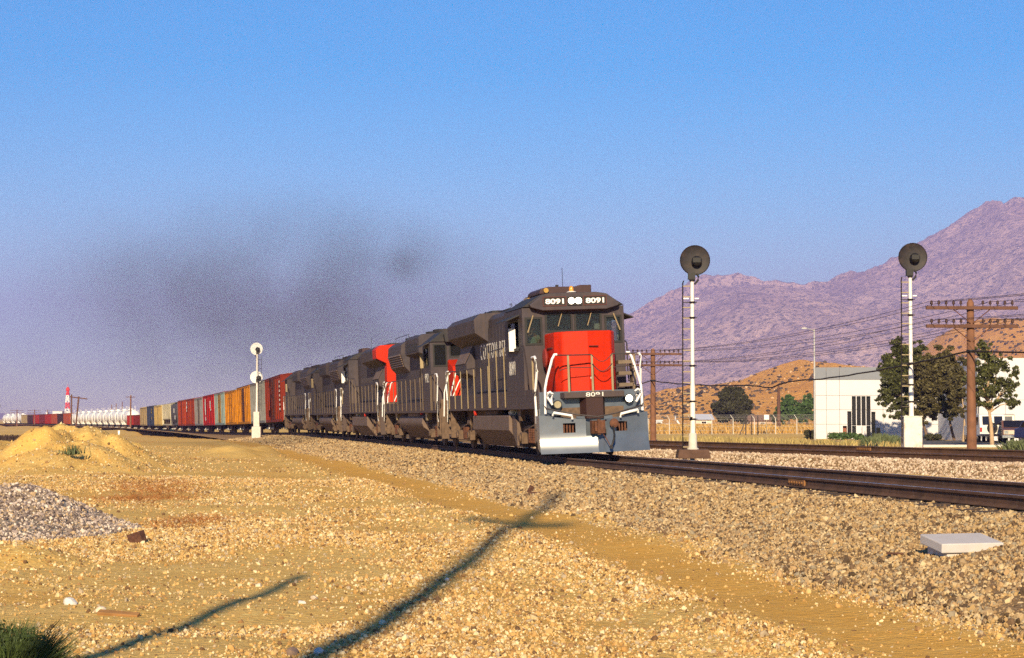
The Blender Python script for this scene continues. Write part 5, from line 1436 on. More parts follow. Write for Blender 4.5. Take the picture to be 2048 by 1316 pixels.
# far poles on the left
def far_pole(px, ytop, ybase, d, label, arms=1, alen=2.4, r=.11, lean=0.0):
    t, b_ = at(px, ytop, d), at(px, ybase, d)
    o = telegraph_pole(t.x, d, b_.z, t.z, label, tuple(.35+.7*k for k in range(arms)), 6, alen, 0, r, 'distant poles beyond the train', False)
    o.rotation_euler.y = lean; return o
far_pole(35, 819, 850, 640, 'small distant telegraph pole at the far left, left of its twin', 2, 4.5, .17)
far_pole(70, 819, 850, 640, 'small distant telegraph pole above the red gondolas', 2, 4.5, .17)
far_pole(96, 819, 850, 760, 'thin distant pole beside a tiny white building', 1, 2.0, .15)
far_pole(262, 790, 850, 330, 'distant telegraph pole above the low red gondolas', 1, 1.6, .14)
for px, yt in ((224,809),(233,807),(245,803)):
    far_pole(px, yt, 850, 480, {224:'short distant post above the white tank cars, left of three',233:'short distant post above the white tank cars, middle of three',245:'tall distant post above the white tank cars, right of three'}[px], 0)
fr = at(150, 790, 330); hp = empty('h_frame_pole', (fr.x, 330, at(150,855,330).z), 0, 'leaning two legged pole with one long crossarm above the dirt mound', 'pole')
Zb = at(150, 855, 330).z
P_ = lambda px, y: at(px, y, 330) - Vector((fr.x, 330, Zb))
MB().tube([P_(144,858), P_(143.5,789)], .13, 6).build('pole', m_woodarm, hp)
MB().tube([P_(152.5,858), P_(158,793)], .15, 6).build('pole', m_woodarm, hp)
MB().tube([P_(140,793.5), P_(175,798)], .11, 6).build('crossarm', m_woodarm, hp)

# red and white tower, low far buildings
tb = at(136, 838, 880); k_ = 880/FPX
tw = empty('water_tower', (tb.x, 880, tb.z), 0, 'red and white banded tower rising above the far gondolas', 'tower')
m_tred = mat('red tower paint', (.62,.03,.03), .6); 
def leg_band(z0, z1, m, nm):
    o = MB()
    for sx in (-1,1):
        for sy in (-1,1):
            w0, w1 = 1.15-.055*z0, 1.15-.055*z1
            o.tube([(sx*w0, sy*w0, z0),(sx*w1, sy*w1, z1)], .13, 6)
    w = 1.15-.055*z1; o.box(-w,w,-w,w,z1-.25,z1)
    wm = 1.15-.055*z0
    for sy in (-1,1): o.tube([(-wm, sy*wm, z0),(w, sy*w, z1)], .12, 5); o.tube([(wm, sy*wm, z0),(-w, sy*w, z1)], .12, 5)
    o.build(nm, m, tw)
leg_band(0,4.6,m_white,'white_band'); leg_band(4.6,7.4,m_tred,'red_band'); leg_band(7.4,10.6,m_white,'white_band'); leg_band(10.6,12.2,m_tred,'red_band')
MB().lathe([(.3,12.1),(.85,12.9),(.8,13.8),(.3,14.4),(.06,14.5),(.06,15.6)], (0,0,0), 'z', 14).build('tank', m_tred, tw, 40)
def low_building(px0, px1, y0, y1, d, m, label, roofm=None, gable=0.0, name='far_building', depth=8.0, cat='building'):
    a, b_ = at(px0, y1, d), at(px1, y0, d)
    w = (b_.x-a.x)/2; h = b_.z - a.z
    r = empty(name, ((a.x+b_.x)/2, d, a.z), 0, label, cat)
    MB().box(-w,w,0,depth,-.5,h).build('wall', m, r)
    rf = MB()
    if gable: rf.prism([(-.4,h),(depth+.4,h),(depth/2,h+gable)], 'x', -w-.4, w+.4)
    else: rf.box(-w-.15,w+.15,-.15,depth+.15,h,h+.18)
    rf.build('roof', roofm or m, r)
    n = max(1, int(w*2/3.5))
    for k in range(n):
        x = -w + 2*w*(k+.5)/n
        f = MB().box(x-.5,x+.5,-.06,-.005,h*.40,h*.78).build('window', m_white, r)
        MB().box(x-.42,x+.42,-.075,-.065,h*.44,h*.74).build('pane', m_winglass, f)
    return r
m_roofw = mat('pale metal roof', (.62,.62,.64), .5, var=.05)
low_building(106, 125, 823, 838, 1000, m_stucco, 'tiny white building on the far left horizon beside the tower')
low_building(92.5, 96, 825, 838, 1000, m_stucco, 'tiny white shed on the far left horizon by a thin pole', None, 0, 'far_shed', 4)
low_building(1311, 1324, 842, 853, 330, m_stucco, 'small white trailer just right of the telegraph pole base', None, 0, 'trailer', 4, 'trailer')
hb = low_building(1391, 1424, 839.5, 853, 340, mat('cream house wall', (.60,.50,.40), .85), 'small far house with a pale gabled roof beside the dark tree', m_roofw, 1.0, 'house', 9, 'house')
low_building(1500, 1549, 842, 853, 380, mat('tan house wall', (.42,.27,.17), .9), 'low tan house with brown roof between the far trees', mat('brown shingle roof', (.22,.11,.06), .9), 1.2, 'house', 9, 'house')
# a parked white antenna dish, white sign, low white block wall
t = at(1352, 848, 325); sa = empty('satellite_dish', t, 0, 'white dish on a slanted post beyond the fence', 'dish')
MB().tube([(.9,0,-.6),(.1,0,.6)], .16, 8).build('post', m_white, sa, 40)
MB().lathe([(.0,.12),(.35,.05),(.5,-.06),(.48,-.09),(.3,.02),(0,.08)], (-.1,0,.95), 'x', 16).build('dish', m_white, sa, 40)
t = at(1532.5, 867, 218); sg = empty('sign', t, 0, 'small blank white sign panel on a post by the fence', 'sign')
MB().box(-.04,.04,-.04,.04,-.3,1.6).build('post', m_post, sg)
MB().box(-.27,.27,-.06,-.03,1.55,2.1).build('panel', m_white, sg)
for px0, px1, lab in ((1325,1340,'low white block wall left of the signal mast by the trailer'),(1362,1372,'low white block wall between the dish and the mast'),(1508,1541,'low white block wall in front of the tan far house')):
    a, b_ = at(px0, 853, 320), at(px1, 847.5, 320)
    tag(MB().box(a.x,b_.x,320,320.3,a.z,b_.z).build('block_wall', m_stucco), lab, 'wall')

# ------------------------------------------------------------------ chain link fence
fd = 216.0
fn = empty('chain_link_fence', (0,0,0), 0, 'chain link fence with barbed wire arms in front of the dry grass', 'fence')
xs0, xs1 = at(1296,860,fd).x, at(1632,860,fd).x
postm = MB(); postm.cyl((0,0,-.3),(0,0,1.75),.045,6); postm.tube([(0,0,1.72),(-.30,0,2.15)], .03, 5)
pm = postm.mesh('post', 40); pm.materials.append(mat('galvanised fence post', (.55,.52,.47), .5))
FZ = lambda x: gz(x, fd)
x = xs0; n = 0
while x < xs1:
    o = link('post', pm, fn); o.location = (x, fd, FZ(x)); x += 2.35; n += 1
wr = MB()
for h in (.05,.45,.85,1.25,1.68): wr.tube([(xs0,fd,FZ(xs0)+h),((xs0+xs1)/2,fd,FZ((xs0+xs1)/2)+h),(xs1,fd,FZ(xs1)+h)], .012, 4)
for k in range(3): wr.tube([(xs0-.08-.1*k,fd,FZ(xs0)+1.85+.14*k),(xs1-.08-.1*k,fd,FZ(xs1)+1.85+.14*k)], .010, 4)
k = 0; x = xs0
while x < xs1:
    z = FZ(x)
    for s in (-1,1): wr.tube([(x,fd,z+.03),(x+s*.8,fd,z+1.66)], .006, 3)
    x += .40
tag(wr.build('chain_link', mat('galvanised wire', (.40,.38,.36), .5), fn), None, kind='stuff')
for px, lab in ((1491,'left'),(1503,'middle'),(1515,'right')):
    t = at(px, 868, 205); z = gz(t.x, 205)
    o = MB().cyl((t.x,205,z-.2),(t.x,205,z+2.1),.06,6).build('fence_post', m_rail_dark)
    tag(o, f'dark gate post of the chain link fence, {lab} of three', 'post', 'dark gate posts by the fence')
t = at(1478, 868, 205); t2 = at(1491, 845, 205)
tag(MB().tube([(t.x,205,gz(t.x,205)-.1),(t2.x-.06,205.2,gz(t2.x,205)+1.5)], .05, 5).build('brace_post', m_rail_dark), 'slanting dark brace leaning on the left gate post', 'post')

# ------------------------------------------------------------------ white building
BD_ = 166.0
ba = at(1627, 880, BD_); bb = at(1905, 880, BD_)
top = at(0, 735, BD_).z; band = at(0, 760, BD_).z
bl = empty('warehouse', (ba.x, BD_, 0), R(-9.6), 'long white tilt up warehouse with stepped window slots behind the trees', 'building')
W = bb.x - ba.x
BX_ = lambda px: (px-1024)/FPX*BD_ - ba.x
BZ_ = lambda y: CAMH - (y-YH)/FPX*BD_
pitch = 9.4
holes = []
for px, yt, yb in ((1702,792.5,851),(1711.5,792.5,851),(1721,792.5,851),(1730.5,792.5,851)): holes.append((BX_(px), BX_(px+8), BZ_(yb), BZ_(yt)))
for px, yt, yb in ((1693,822.5,877),(1740,823.5,877)): holes.append((BX_(px), BX_(px+8), BZ_(yb), BZ_(yt)))
for px, yt, yb in ((1684,851.5,877),(1749.5,855,877),(1702,851.5,877),(1730.5,851.5,877)): holes.append((BX_(px), BX_(px+8), BZ_(yb), BZ_(yt)))
holes = [(a,b_,max(c,.15),e) for a,b_,c,e in holes]
# panels: joints every 4.3 m, each panel a part; the window bay has its openings cut out
edges_x = [0, BX_(1652), BX_(1678), BX_(1763), BX_(1800), BX_(1835), BX_(1870), W]
edges_z = [-.4, BZ_(848.5), BZ_(819.5), BZ_(791), band]
for i in range(len(edges_x)-1):
    for j in range(len(edges_z)-1):
        u0,u1,w0,w1 = edges_x[i]+.015, edges_x[i+1]-.015, edges_z[j]+.012, edges_z[j+1]-.012
        hs = [(max(a,u0),min(b_,u1),max(c,w0),min(e,w1)) for a,b_,c,e in holes if a < u1 and b_ > u0 and c < w1 and e > w0]
        o = MB(); o.wall((u0,u1,w0,w1), hs, lambda a,b_,c,e: o.box(a,b_,0,.45,c,e)); o.build('wall_panel', m_stucco, bl)
MB().box(.01,W-.01,.04,.40,-.4,band-.02).v
back = MB(); back.wall((.01,W-.01,-.4,band-.02), holes, lambda a,b_,c,e: back.box(a,b_,.05,.40,c,e)); back.build('joint_backing', m_joint, bl)
for i in range(len(edges_x)-1):
    MB().box(edges_x[i]+.012, edges_x[i+1]-.012, -.03,.45, band, top).build('parapet_panel', m_band, bl)
MB().box(-.02,.43,.47,26,-.4,top-.01).box(.45,W-.45,.47,26,top-.5,top-.3).build('side_and_roof', m_stucco, bl)
MB().box(W-.43,W+.02,.47,26,-.4,top-.01).build('side_wall', m_stucco, bl)
for a,b_,c,e in holes:
    MB().box(a-.02,b_+.02,.46,.50,c-.02,e+.02).build('window', m_winglass, bl)
MB().box(BX_(1684)+.02,BX_(1692)-.02,.455,.459,.15,BZ_(853)).build('door', mat('red brown door', (.25,.07,.03), .6), bl)
# downpipe-like fin right of the windows
MB().box(BX_(1722),BX_(1728),-.55,-.01,-.3,BZ_(851)).build('entry_fin', m_stucco, bl)
B2D = 150.0
c0 = at(1957, 880, B2D).x; c1 = at(2330, 880, B2D).x; t2 = at(0, 716, B2D).z
b2 = empty('warehouse', (c0, B2D, 0), 0, 'taller bright white building at the right edge behind the parked cars', 'building')
W2 = c1-c0
x2 = lambda px: (px-1024)/FPX*B2D - c0; z2 = lambda y: CAMH - (y-YH)/FPX*B2D
hw = [(x2(2026), x2(2075), z2(858.5), z2(845)), (x2(2120), x2(2170), z2(858.5), z2(845))]
ex = [0, x2(2010), x2(2060), x2(2110), x2(2160), x2(2220), x2(2280), W2]
for i in range(len(ex)-1):
    for (w0, w1) in ((-.4, z2(800)), (z2(800), t2)):
        u0,u1,a_,b_ = ex[i]+.012, ex[i+1]-.012, w0+.01, w1-.01
        hs = [(max(p,u0),min(q,u1),max(r_,a_),min(s_,b_)) for p,q,r_,s_ in hw if p < u1 and q > u0 and r_ < b_ and s_ > a_]
        o = MB(); o.wall((u0,u1,a_,b_), hs, lambda p,q,r_,s_: o.box(p,q,0,.35,r_,s_)); o.build('wall_panel', m_stucco, b2)
bk = MB(); bk.wall((.01,W2-.01,-.4,t2-.02), hw, lambda p,q,r_,s_: bk.box(p,q,.04,.30,r_,s_)); bk.build('joint_backing', m_joint, b2)
MB().box(-.02,.35,.37,15.5,-.4,t2-.01).box(W2-.35,W2+.02,.37,15.5,-.4,t2-.01).box(.35,W2-.35,.37,15.5,t2-.5,t2-.3).build('side_and_roof', m_stucco, b2)
for p,q,r_,s_ in hw: 
    f = MB(); f.wall((p-.04,q+.04,r_-.04,s_+.04), [(p+.04,q-.04,r_+.04,s_-.04)], lambda a,b_,c,e: f.box(a,b_,-.03,.0-.002,c,e)); f = f.build('window', m_rail_dark, b2)
    MB().box(p,q,.12,.15,r_,s_).build('pane', m_winglass, f)
# kerb and pavement of the parking lot
a, b_ = at(1776,891,122), at(2200,894,122)
zk = gz(at(1900,890,122).x, 122)
tag(MB().box(at(1840,890,122).x, at(2003,890,122).x, 121.2, 121.6, zk-.2, zk+.14).build('kerb', m_conc), 'pale concrete kerb in front of the trees and parked vehicles', kind='structure')
lot_x0, lot_x1 = at(1690,0,128).x, at(2350,0,128).x
LX, LD = np.meshgrid(np.linspace(lot_x0, lot_x1, 40), np.linspace(121.6, 149.5, 20))
lot = np_mesh('pavement', np.stack([LX, LD, np.maximum(ground_z(LX, LD), -.2)+.06], -1).reshape(-1,3), grid_faces(*LX.shape), mat('grey asphalt lot', (.09,.085,.085), .9, var=.2), True)
tag(lot, 'grey asphalt parking lot in front of the white building', kind='structure')

# street lamp, slim post
t = at(1629, 658, 158); z = gz(t.x, 158)
sl_ = empty('street_lamp', (t.x, 158, z), 0, 'slim grey street lamp at the left corner of the white warehouse', 'street lamp')
H = t.z - z
m_galv = mat('galvanised lamp steel', (.40,.40,.40), .5)
MB().lathe([(.10,-.2),(.09,.0),(.055,H)], (0,0,0), 'z', 10).build('pole', m_galv, sl_, 40)
MB().tube([(0,0,H-.15),(-.35,0,H),(-.75,0,H+.05)], .03, 6).build('arm', m_galv, sl_, 60)
MB().prism([(-1.05,H+.0),(-.65,H+.0),(-.6,H+.08),(-.75,H+.14),(-1.0,H+.10)], 'y', -.12, .12).build('lamp_head', m_galv, sl_)
t = at(1557, 769, 235); z = at(1557, 856, 235).z
wp = empty('wooden_post', (t.x, 235, z), 0, 'tall dark wooden post without arms between the far trees', 'post')
MB().lathe([(.26,-.3),(.25,0),(.20,(t.z-z)*.6),(.10,t.z-z)], (0,0,0), 'z', 10).build('pole', m_woodarm, wp, 40)
b = at(239, 862, 205); z = gz(b.x, 205)
mp = empty('milepost', (b.x, 205, z), 0, 'thin white marker post beside the far part of the near track', 'post')
MB().box(-.05,.05,-.04,.04,-.2,.95).build('post', m_white, mp); MB().box(-.10,.10,-.05,-.04,.65,.95).build('plate', m_white, mp)

# ------------------------------------------------------------------ trees and shrubs
def leaf_mesh(name, centers, radii, n_each, size, m, parent, flat=1.0, droop=0.0, seed=0):
    rng = np.random.default_rng(seed)
    V, F = [], []
    for (c, r_), n in zip(zip(centers, radii), n_each):
        u = rng.normal(size=(n,3)); u /= np.linalg.norm(u, axis=1)[:,None]
        rad = rng.uniform(.25, 1.0, n)**.5
        P0 = np.array(c) + u*rad[:,None]*np.array(r_)
        P0[:,2] -= droop*rng.uniform(0,1,n)
        a = rng.normal(size=(n,3)); a /= np.linalg.norm(a, axis=1)[:,None]
        b_ = np.cross(a, rng.normal(size=(n,3))); b_ /= np.linalg.norm(b_, axis=1)[:,None]
        s = size*rng.uniform(.45, 1.25, n)[:,None]
        k = sum(len(v) for v in V)
        q = np.stack([P0 - a*s, P0 + b_*s*.42, P0 + a*s, P0 - b_*s*.42], 1)
        V.append(q.reshape(-1,3)); F.append(np.arange(n*4).reshape(n,4) + k)
    return np_mesh(name, np.concatenate(V), np.concatenate(F), m, False, parent)
def tree(name, d, z0, trunk, blobs_, label, m, bark=None, size=.16, dens=1.0, cat='tree', group=None, depth=.9, seed=1, trunk_r=.12):
    """trunk: list of (px, y); blobs_: list of (px, y, rx_px, ry_px); all taken at distance d"""
    k = d/FPX; rng = np.random.default_rng(seed)
    base = at(trunk[0][0], trunk[0][1], d); base.z = z0
    root = empty(name, base, 0, label, cat, group)
    tp = [at(px, y, d) - base for px, y in trunk]; tp[0].z = -.1
    tr = MB(); tr.tube(tp, trunk_r, 8, trunk_r*.55)
    cs, rs, ns = [], [], []
    for px, y, rx, ry in blobs_:
        c = at(px, y, d) - base; RX, RZ = rx*k, ry*k
        tr.tube([tp[-1], tp[-1].lerp(c, .5) + Vector((0,0,.15)), c + Vector((0, rng.uniform(-.3,.3)*RX, 0))], trunk_r*.42, 5, trunk_r*.10)
        nb = max(14, int(20*RX*RZ))
        for _ in range(nb):
            u = rng.normal(size=3); u /= np.linalg.norm(u); f = rng.uniform(.2, 1.12)
            q = c + Vector((u[0]*RX*f, u[1]*RX*depth*f, u[2]*RZ*f))
            cr = rng.uniform(.13, .46)*min(RX, RZ)*(1.15 - .45*f)
            cs.append(tuple(q)); rs.append((cr*1.15, cr*1.15, cr*.8)); ns.append(int(dens*np.clip(cr*cr*1000, 34, 420)))
    tr.build('trunk', bark or m_bark, root, 60)
    leaf_mesh('crown', cs, rs, ns, size, m, root, seed=seed)
    return root
G1 = 'trees in front of the white warehouse'
zt_ = 0.05
tree('tree', 150, zt_, [(1800,893),(1806,845),(1800,790)], [(1800,705,28,36),(1778,730,24,26),(1830,712,26,30),(1790,770,34,36),(1822,770,36,38),(1775,800,20,22),(1815,818,38,26),(1842,745,26,36),(1800,745,34,34),(1790,825,24,16)], 'tall dense dark tree right behind the white cabinet signal', m_leaf, size=.15, group=G1, seed=3)
tree('tree', 148, zt_, [(1856,893),(1846,850),(1842,815)], [(1855,728,30,30),(1850,780,36,38),(1872,760,30,36),(1840,832,34,20),(1866,815,28,24),(1852,752,34,30)], 'dark leaning tree left of the bright trunked one', m_leaf2, size=.15, group=G1, seed=4)
tree('tree', 150, zt_, [(1908,893),(1900,850),(1896,820)], [(1890,716,28,28),(1900,770,34,36),(1886,812,34,26),(1912,735,24,30),(1895,745,34,30),(1908,810,24,26)], 'dark slim trunked tree behind the bright trunked one', m_leaf2, size=.15, group=G1, seed=5)
tree('tree', 143, zt_, [(1925,893),(1928,850),(1926,815)], [(1922,790,22,26),(1912,825,26,14),(1918,755,24,26)], 'tree with a pale trunk beside the big telegraph pole', m_leaf2, m_barkl, size=.18, group=G1, seed=6)
tree('tree', 122, .0, [(1983,896),(1981,850),(1978,825)], [(1975,708,28,22),(1955,722,22,24),(1998,728,24,22),(1960,760,28,30),(1992,765,32,28),(2018,772,22,22),(1955,800,26,20),(1990,805,32,20),(2022,805,20,18),(2030,745,10,12),(1968,690,14,12),(1978,740,32,28),(1975,785,34,26)], 'airy young tree with a pale trunk right of the big telegraph pole', m_leaf, m_barkl, size=.13, dens=1.0, group=G1, seed=7, trunk_r=.15)
G2 = 'trees beyond the chain link fence'
tree('tree', 300, at(0,858,300).z, [(1462,858),(1462,830)], [(1462,815,34,26),(1445,822,22,20),(1482,818,22,24),(1470,790,20,16),(1446,795,8,20),(1460,782,9,10),(1485,800,12,16)], 'big dull dark conifer like tree beyond the fence', m_leafd, size=.34, dens=1.6, group=G2, seed=8, trunk_r=.3)
tree('tree', 290, at(0,858,290).z, [(1577,858),(1577,838)], [(1577,822,20,18),(1575,805,13,13),(1560,835,14,12)], 'mid green rounded tree right of the tall dark post', m_leafg, size=.32, dens=1.5, group=G2, seed=9, trunk_r=.25)
tree('tree', 280, at(0,858,280).z, [(1614,858),(1614,838)], [(1612,820,18,22),(1620,800,12,14),(1602,830,14,16)], 'mid green tree tucked against the warehouse corner', m_leafg, size=.32, dens=1.5, group=G2, seed=10, trunk_r=.25)
tree('cypress', 260, at(0,858,260).z, [(1547,858),(1547,835)], [(1547,838,5,18)], 'thin dark cypress beside the tall dark post', m_leafd, size=.22, dens=1.5, group=G2, seed=11)
tree('tree', 205, at(0,862,205).z, [(-14,862),(-12,830)], [(-14,800,16,22),(-22,780,16,16)], 'dark tree peeking in at the left edge of the picture', m_leafd, size=.26, dens=1.5, seed=12, cat='tree')
def shrub(px, y, w, h, d, label, m, size, n, group=None, name='shrub', seed=0, round_=False):
    b_ = at(px, y, d); z = gz(b_.x, d); k = d/FPX
    root = empty(name, (b_.x, d, z), 0, label, 'shrub', group)
    rng = np.random.default_rng(seed + int(px))
    st = MB()
    for q in range(7):
        a = rng.uniform(0, 6.28); st.tube([(0,0,-.05),(math.cos(a)*w*k*.3, math.sin(a)*w*k*.2, h*k*.7)], .02, 4, .008)
    st.build('stems', m_bark, root)
    cs, rs, ns = [], [], []
    for q in range(10):
        cs.append((rng.uniform(-.42,.42)*w*k, rng.uniform(-.3,.3)*w*k, h*k*rng.uniform(.25,.68))); rs.append((w*k*.22, w*k*.2, h*k*.32)); ns.append(n//10)
    leaf_mesh('foliage', cs, rs, ns, size, m, root, seed=seed + int(px)); return root
for px, y, w, h, d, lab in ((1676,880,42,16,160,'clipped green round shrub left of the stepped windows'),(1703,880,34,15,161,'clipped green round shrub under the stepped windows'),(1718,881,22,16,159,'small clipped green shrub right of the stepped windows'),(1617,878,20,20,164,'dark green shrub at the warehouse left corner'),(1865,893,34,16,147,'round dark shrub between the leaning trunks')):
    shrub(px, y, w, h, d, lab, m_leafg if 'dark' not in lab else m_leafd, .14, 700, 'shrubs at the warehouse wall', seed=31)
def weed(px, y, w, h, d, label, m=None, n=420, seed=0, group='weedy grey green bushes behind the far track', name='weed_bush', zb=None, fine=1.0):
    b_ = at(px, y, d); z = gz(b_.x, d) if zb is None else zb; k = d/FPX
    rng = np.random.default_rng(seed + int(px)); V, F = [], []
    cl = [(rng.normal(0, w*k*.22), rng.normal(0, w*k*.14), rng.uniform(.45, 1.05)) for _ in range(14)]
    for q in range(n):
        x0, y0 = rng.normal(0, w*k*.20), rng.normal(0, w*k*.14); cf = 1.0
        if fine < 1: c_ = cl[q % 14]; x0, y0, cf = c_[0] + rng.normal(0, w*k*.06), c_[1] + rng.normal(0, w*k*.05), c_[2]
        hh = h*k*rng.uniform(.45, 1.05)*max(.25, 1 - (x0/(w*k*.55))**2*.7)
        lx, ly = rng.normal(0, .25 + .2*(fine < 1))*hh + x0*.35, rng.normal(0, .2)*hh; hh *= cf
        wd = (.012 + .012*rng.uniform() + .0002*d)*fine
        a = rng.uniform(0, 3.14); ux, uy = math.cos(a)*wd, math.sin(a)*wd
        i = len(V)
        V += [(x0-ux,y0-uy,-.05),(x0+ux,y0+uy,-.05),(x0+lx*.5+ux*.8,y0+ly*.5+uy*.8,hh*.6),(x0+lx*.5-ux*.8,y0+ly*.5-uy*.8,hh*.6),(x0+lx+ux*.2,y0+ly,hh),(x0+lx-ux*.2,y0+ly,hh)]
        F += [(i,i+1,i+2,i+3),(i+3,i+2,i+4,i+5)]
    o = np_mesh(name, V, F, m or m_sage, False); o.location = (b_.x, d, z)
    return tag(o, label, 'weed', group)
for px, y, w, h, d, lab in ((1762,890,60,32,92,'big grey green weed bush left of the white cabinet'),(1740,892,44,24,88,'grey green weed bush in front of the stepped windows'),(1785,892,40,30,95,'dark weed bush touching the white cabinet'),(2030,902,60,26,72,'tall grey green weeds at the right edge by the parked cars'),(2058,904,50,28,70,'grey green weeds cut by the right edge of the picture'),(1700,892,60,14,90,'low yellow green weeds under the clipped shrubs'),(1650,890,50,13,92,'low yellow weeds left of the clipped shrubs'),(1600,889,50,12,94,'sparse low weeds by the far track left of the warehouse')):
    weed(px, y, w, h, d, lab, None if 'yellow' not in lab and 'sparse' not in lab else mat('yellow green weed', (.28,.24,.08), .9, var=.3, scale=2, island=.4), 520, 40)
# big fresh green bush, lower left corner
weed(20, 1330, 215, 118, 13.6, 'fresh green bush of thin stems in the lower left corner', m_bush, 5200, 51, None, 'bush', gz(-3.45,13.6)-.02, .22)
bu = bpy.context.scene.objects['bush']; bu['category'] = 'bush'
rng = np.random.default_rng(5)
leaf_mesh('leaves', [(rng.normal(0,.16), rng.normal(0,.12), .06+.25*rng.uniform()) for _ in range(30)], [(.14,.12,.10)]*30, [90]*30, .022, m_bush, bu, seed=5)

# dry grass field beyond the fence, dry weeds, twigs
def tufts(name, pts, hlo, hhi, m, label, wd=.02, spread=.3, blades=5, lie=0.0, seed=0):
    rng = np.random.default_rng(seed); n = len(pts)*blades
    P0 = np.repeat(np.asarray(pts), blades, 0); P0 = P0 + np.c_[rng.normal(0, spread, (n,2)), np.zeros(n)]
    hh = rng.uniform(hlo, hhi, n); a = rng.uniform(0, np.pi, n)
    ln = rng.normal(0, .35 + lie, (n,2))*hh[:,None]; up = hh*(1-lie*.85)
    u = np.c_[np.cos(a), np.sin(a), np.zeros(n)]*(wd*rng.uniform(.6,1.4,n))[:,None]
    A_ = P0 - u; B_ = P0 + u; A_[:,2] -= .03; B_[:,2] -= .03
    T_ = P0 + np.c_[ln, up]; C_ = T_ + u*.3; D_ = T_ - u*.3
    V = np.stack([A_, B_, C_, D_], 1).reshape(-1,3)
    return tag(np_mesh(name, V, np.arange(n*4).reshape(n,4), m), label, kind='stuff')
n = 5200; d = RNG.uniform(222, 330, n); x = RNG.uniform(.066, .158, n)*d
tufts('dry_grass', np.c_[x, d, ground_z(x, d)], .35, .95, m_drygrass, 'dry golden grass field beyond the chain link fence', .10, .8, 5, seed=2)
n = 1300; d = RNG.uniform(84, 128, n); x = RNG.uniform(.085, .20, n)*d; k = p2(x, d) > 4.4; x, d = x[k], d[k]
tufts('weedy_grass', np.c_[x, d, ground_z(x, d)], .10, .35, mat('straw weeds', (.36,.27,.10), .9, var=.3, scale=1, island=.4), 'sparse straw weeds on the bare ground beyond the far track', .03, .35, 5, seed=3)
pts = []
for px, y, w, h, n in ((235,945,45,14,150),(290,975,80,16,260),(330,990,80,18,300),(255,1003,60,10,140),(380,1038,60,5,90),(350,1052,40,4,50),(420,1030,40,5,50),(300,885,50,4,60),(400,915,60,5,60),(440,885,40,4,30)):
    for q in range(int(n*.6)):
        qx, qy = px + RNG.normal(0, w*.5), y + RNG.normal(0, h*.5)
        dd = CAMH/((max(qy, 862)-YH)/FPX); xx = (qx-1024)/FPX*dd
        pts.append((xx, dd, float(ground_z(np.array([xx]), np.array([dd]))[0])))
tufts('dry_weeds', np.array(pts), .10, .42, m_redweed, 'dry rust brown weeds lying flat on the sand', .008, .22, 5, .8, seed=4)
pts = [tuple(at(148+RNG.normal(0,7), 905+RNG.normal(0,2), 61)) for q in range(26)]
tufts('mound_weeds', np.array(pts), .08, .28, m_sage, 'small green weeds growing on the dirt mound', .015, .12, 5, seed=6)
pts = []
for q in range(150):
    px = RNG.uniform(-10, 60); dd = RNG.uniform(120, 190); xx = (px-1024)/FPX*dd
    pts.append((xx, dd, float(ground_z(np.array([xx]), np.array([dd]))[0])))
tufts('shadow_scrub', np.array(pts), .15, .5, mat('shadow brown scrub', (.045,.025,.018), .9, island=.5), 'low scrub coloured dark as shadow behind the dirt mound at the left edge', .06, .5, 9, seed=7)  # scrub colour stands in for the brown black shadows behind the mound

# ------------------------------------------------------------------ parked vehicles
m_vanw = mat('white van paint', (.72,.68,.62), .35, var=.05, spec=.6); m_vantan = mat('beige van paint', (.52,.44,.33), .35, var=.05, spec=.6)
m_tyre = mat('black tyre', (.015,.014,.014), .8); m_chrome = mat('chrome trim', (.75,.75,.78), .15, metal=1.0)
def wheels(root, xs, w, r=.36):
    for y in xs:
        for s in (-1,1):
            wl = MB(); wl.lathe([(r*.55,-.1),(r*.95,-.11),(r,-.07),(r,.07),(r*.95,.11),(r*.55,.1)], (s*(w-.12),y,r), 'x', 18); wl = wl.build('wheel', m_tyre, root, 40)
            MB().lathe([(.03,-.115),(r*.56,-.105),(r*.56,.105),(.03,.115)], (s*(w-.12),y,r), 'x', 14).build('rim', m_chrome, wl, 40)
def boxy_van(px, d, m, label, rz):
    """tall sport van seen from behind, spare wheel on the tail door"""
    b_ = at(px, 892, d); root = empty('parked_van', (b_.x, d, max(gz(b_.x, d), -.2)+.06), rz, label, 'van', 'parked vehicles by the white building')
    bd = MB(); bd.prism([(-2.3,.45),(-2.35,1.05),(-2.2,1.95),(-1.95,2.02),(.7,2.02),(1.25,1.25),(2.2,1.12),(2.35,.9),(2.35,.45)], 'x', -.92, .92)
    bd.build('body', m, root, None, .06)
    for x0, x1 in ((-.72,-.10),(.12,.72)):
        MB().obox(((x0+x1)/2,-2.285,1.55),((x1-x0)/2,0,0),(0,.02,.003),(0,.06,.30)).build('rear_window', m_winglass, root)
    sp = MB(); sp.lathe([(.14,-.02),(.34,-.04),(.37,-.10),(.37,-.20),(.34,-.26),(.2,-.24)], (-.05,-2.30,1.02), 'y', 22); sp = sp.build('spare_wheel', m_tyre, root, 40)
    MB().lathe([(.02,-.27),(.2,-.25),(.2,-.22)], (-.05,-2.30,1.02), 'y', 14).build('hub', m_chrome, sp, 40)
    MB().box(-.95,.95,-2.48,-2.36,.42,.60).build('rear_bumper', m_chrome, root, None, .02)
    for s in (-1,1):
        MB().box(s*.84-.07,s*.84+.07,-2.37,-2.345,.75,1.05).build('tail_light', mat('red tail light', (.4,.02,.015), .3), root)
        MB().box(*sorted((s*.922,s*.93)),-1.9,.5,1.25,1.8).build('side_window', m_winglass, root)
    wheels(root, (-1.45,1.5), .92); return root
boxy_van(1966, 141, m_vanw, 'white boxy van with a spare wheel on its tail, nearest the telegraph pole', R(2))
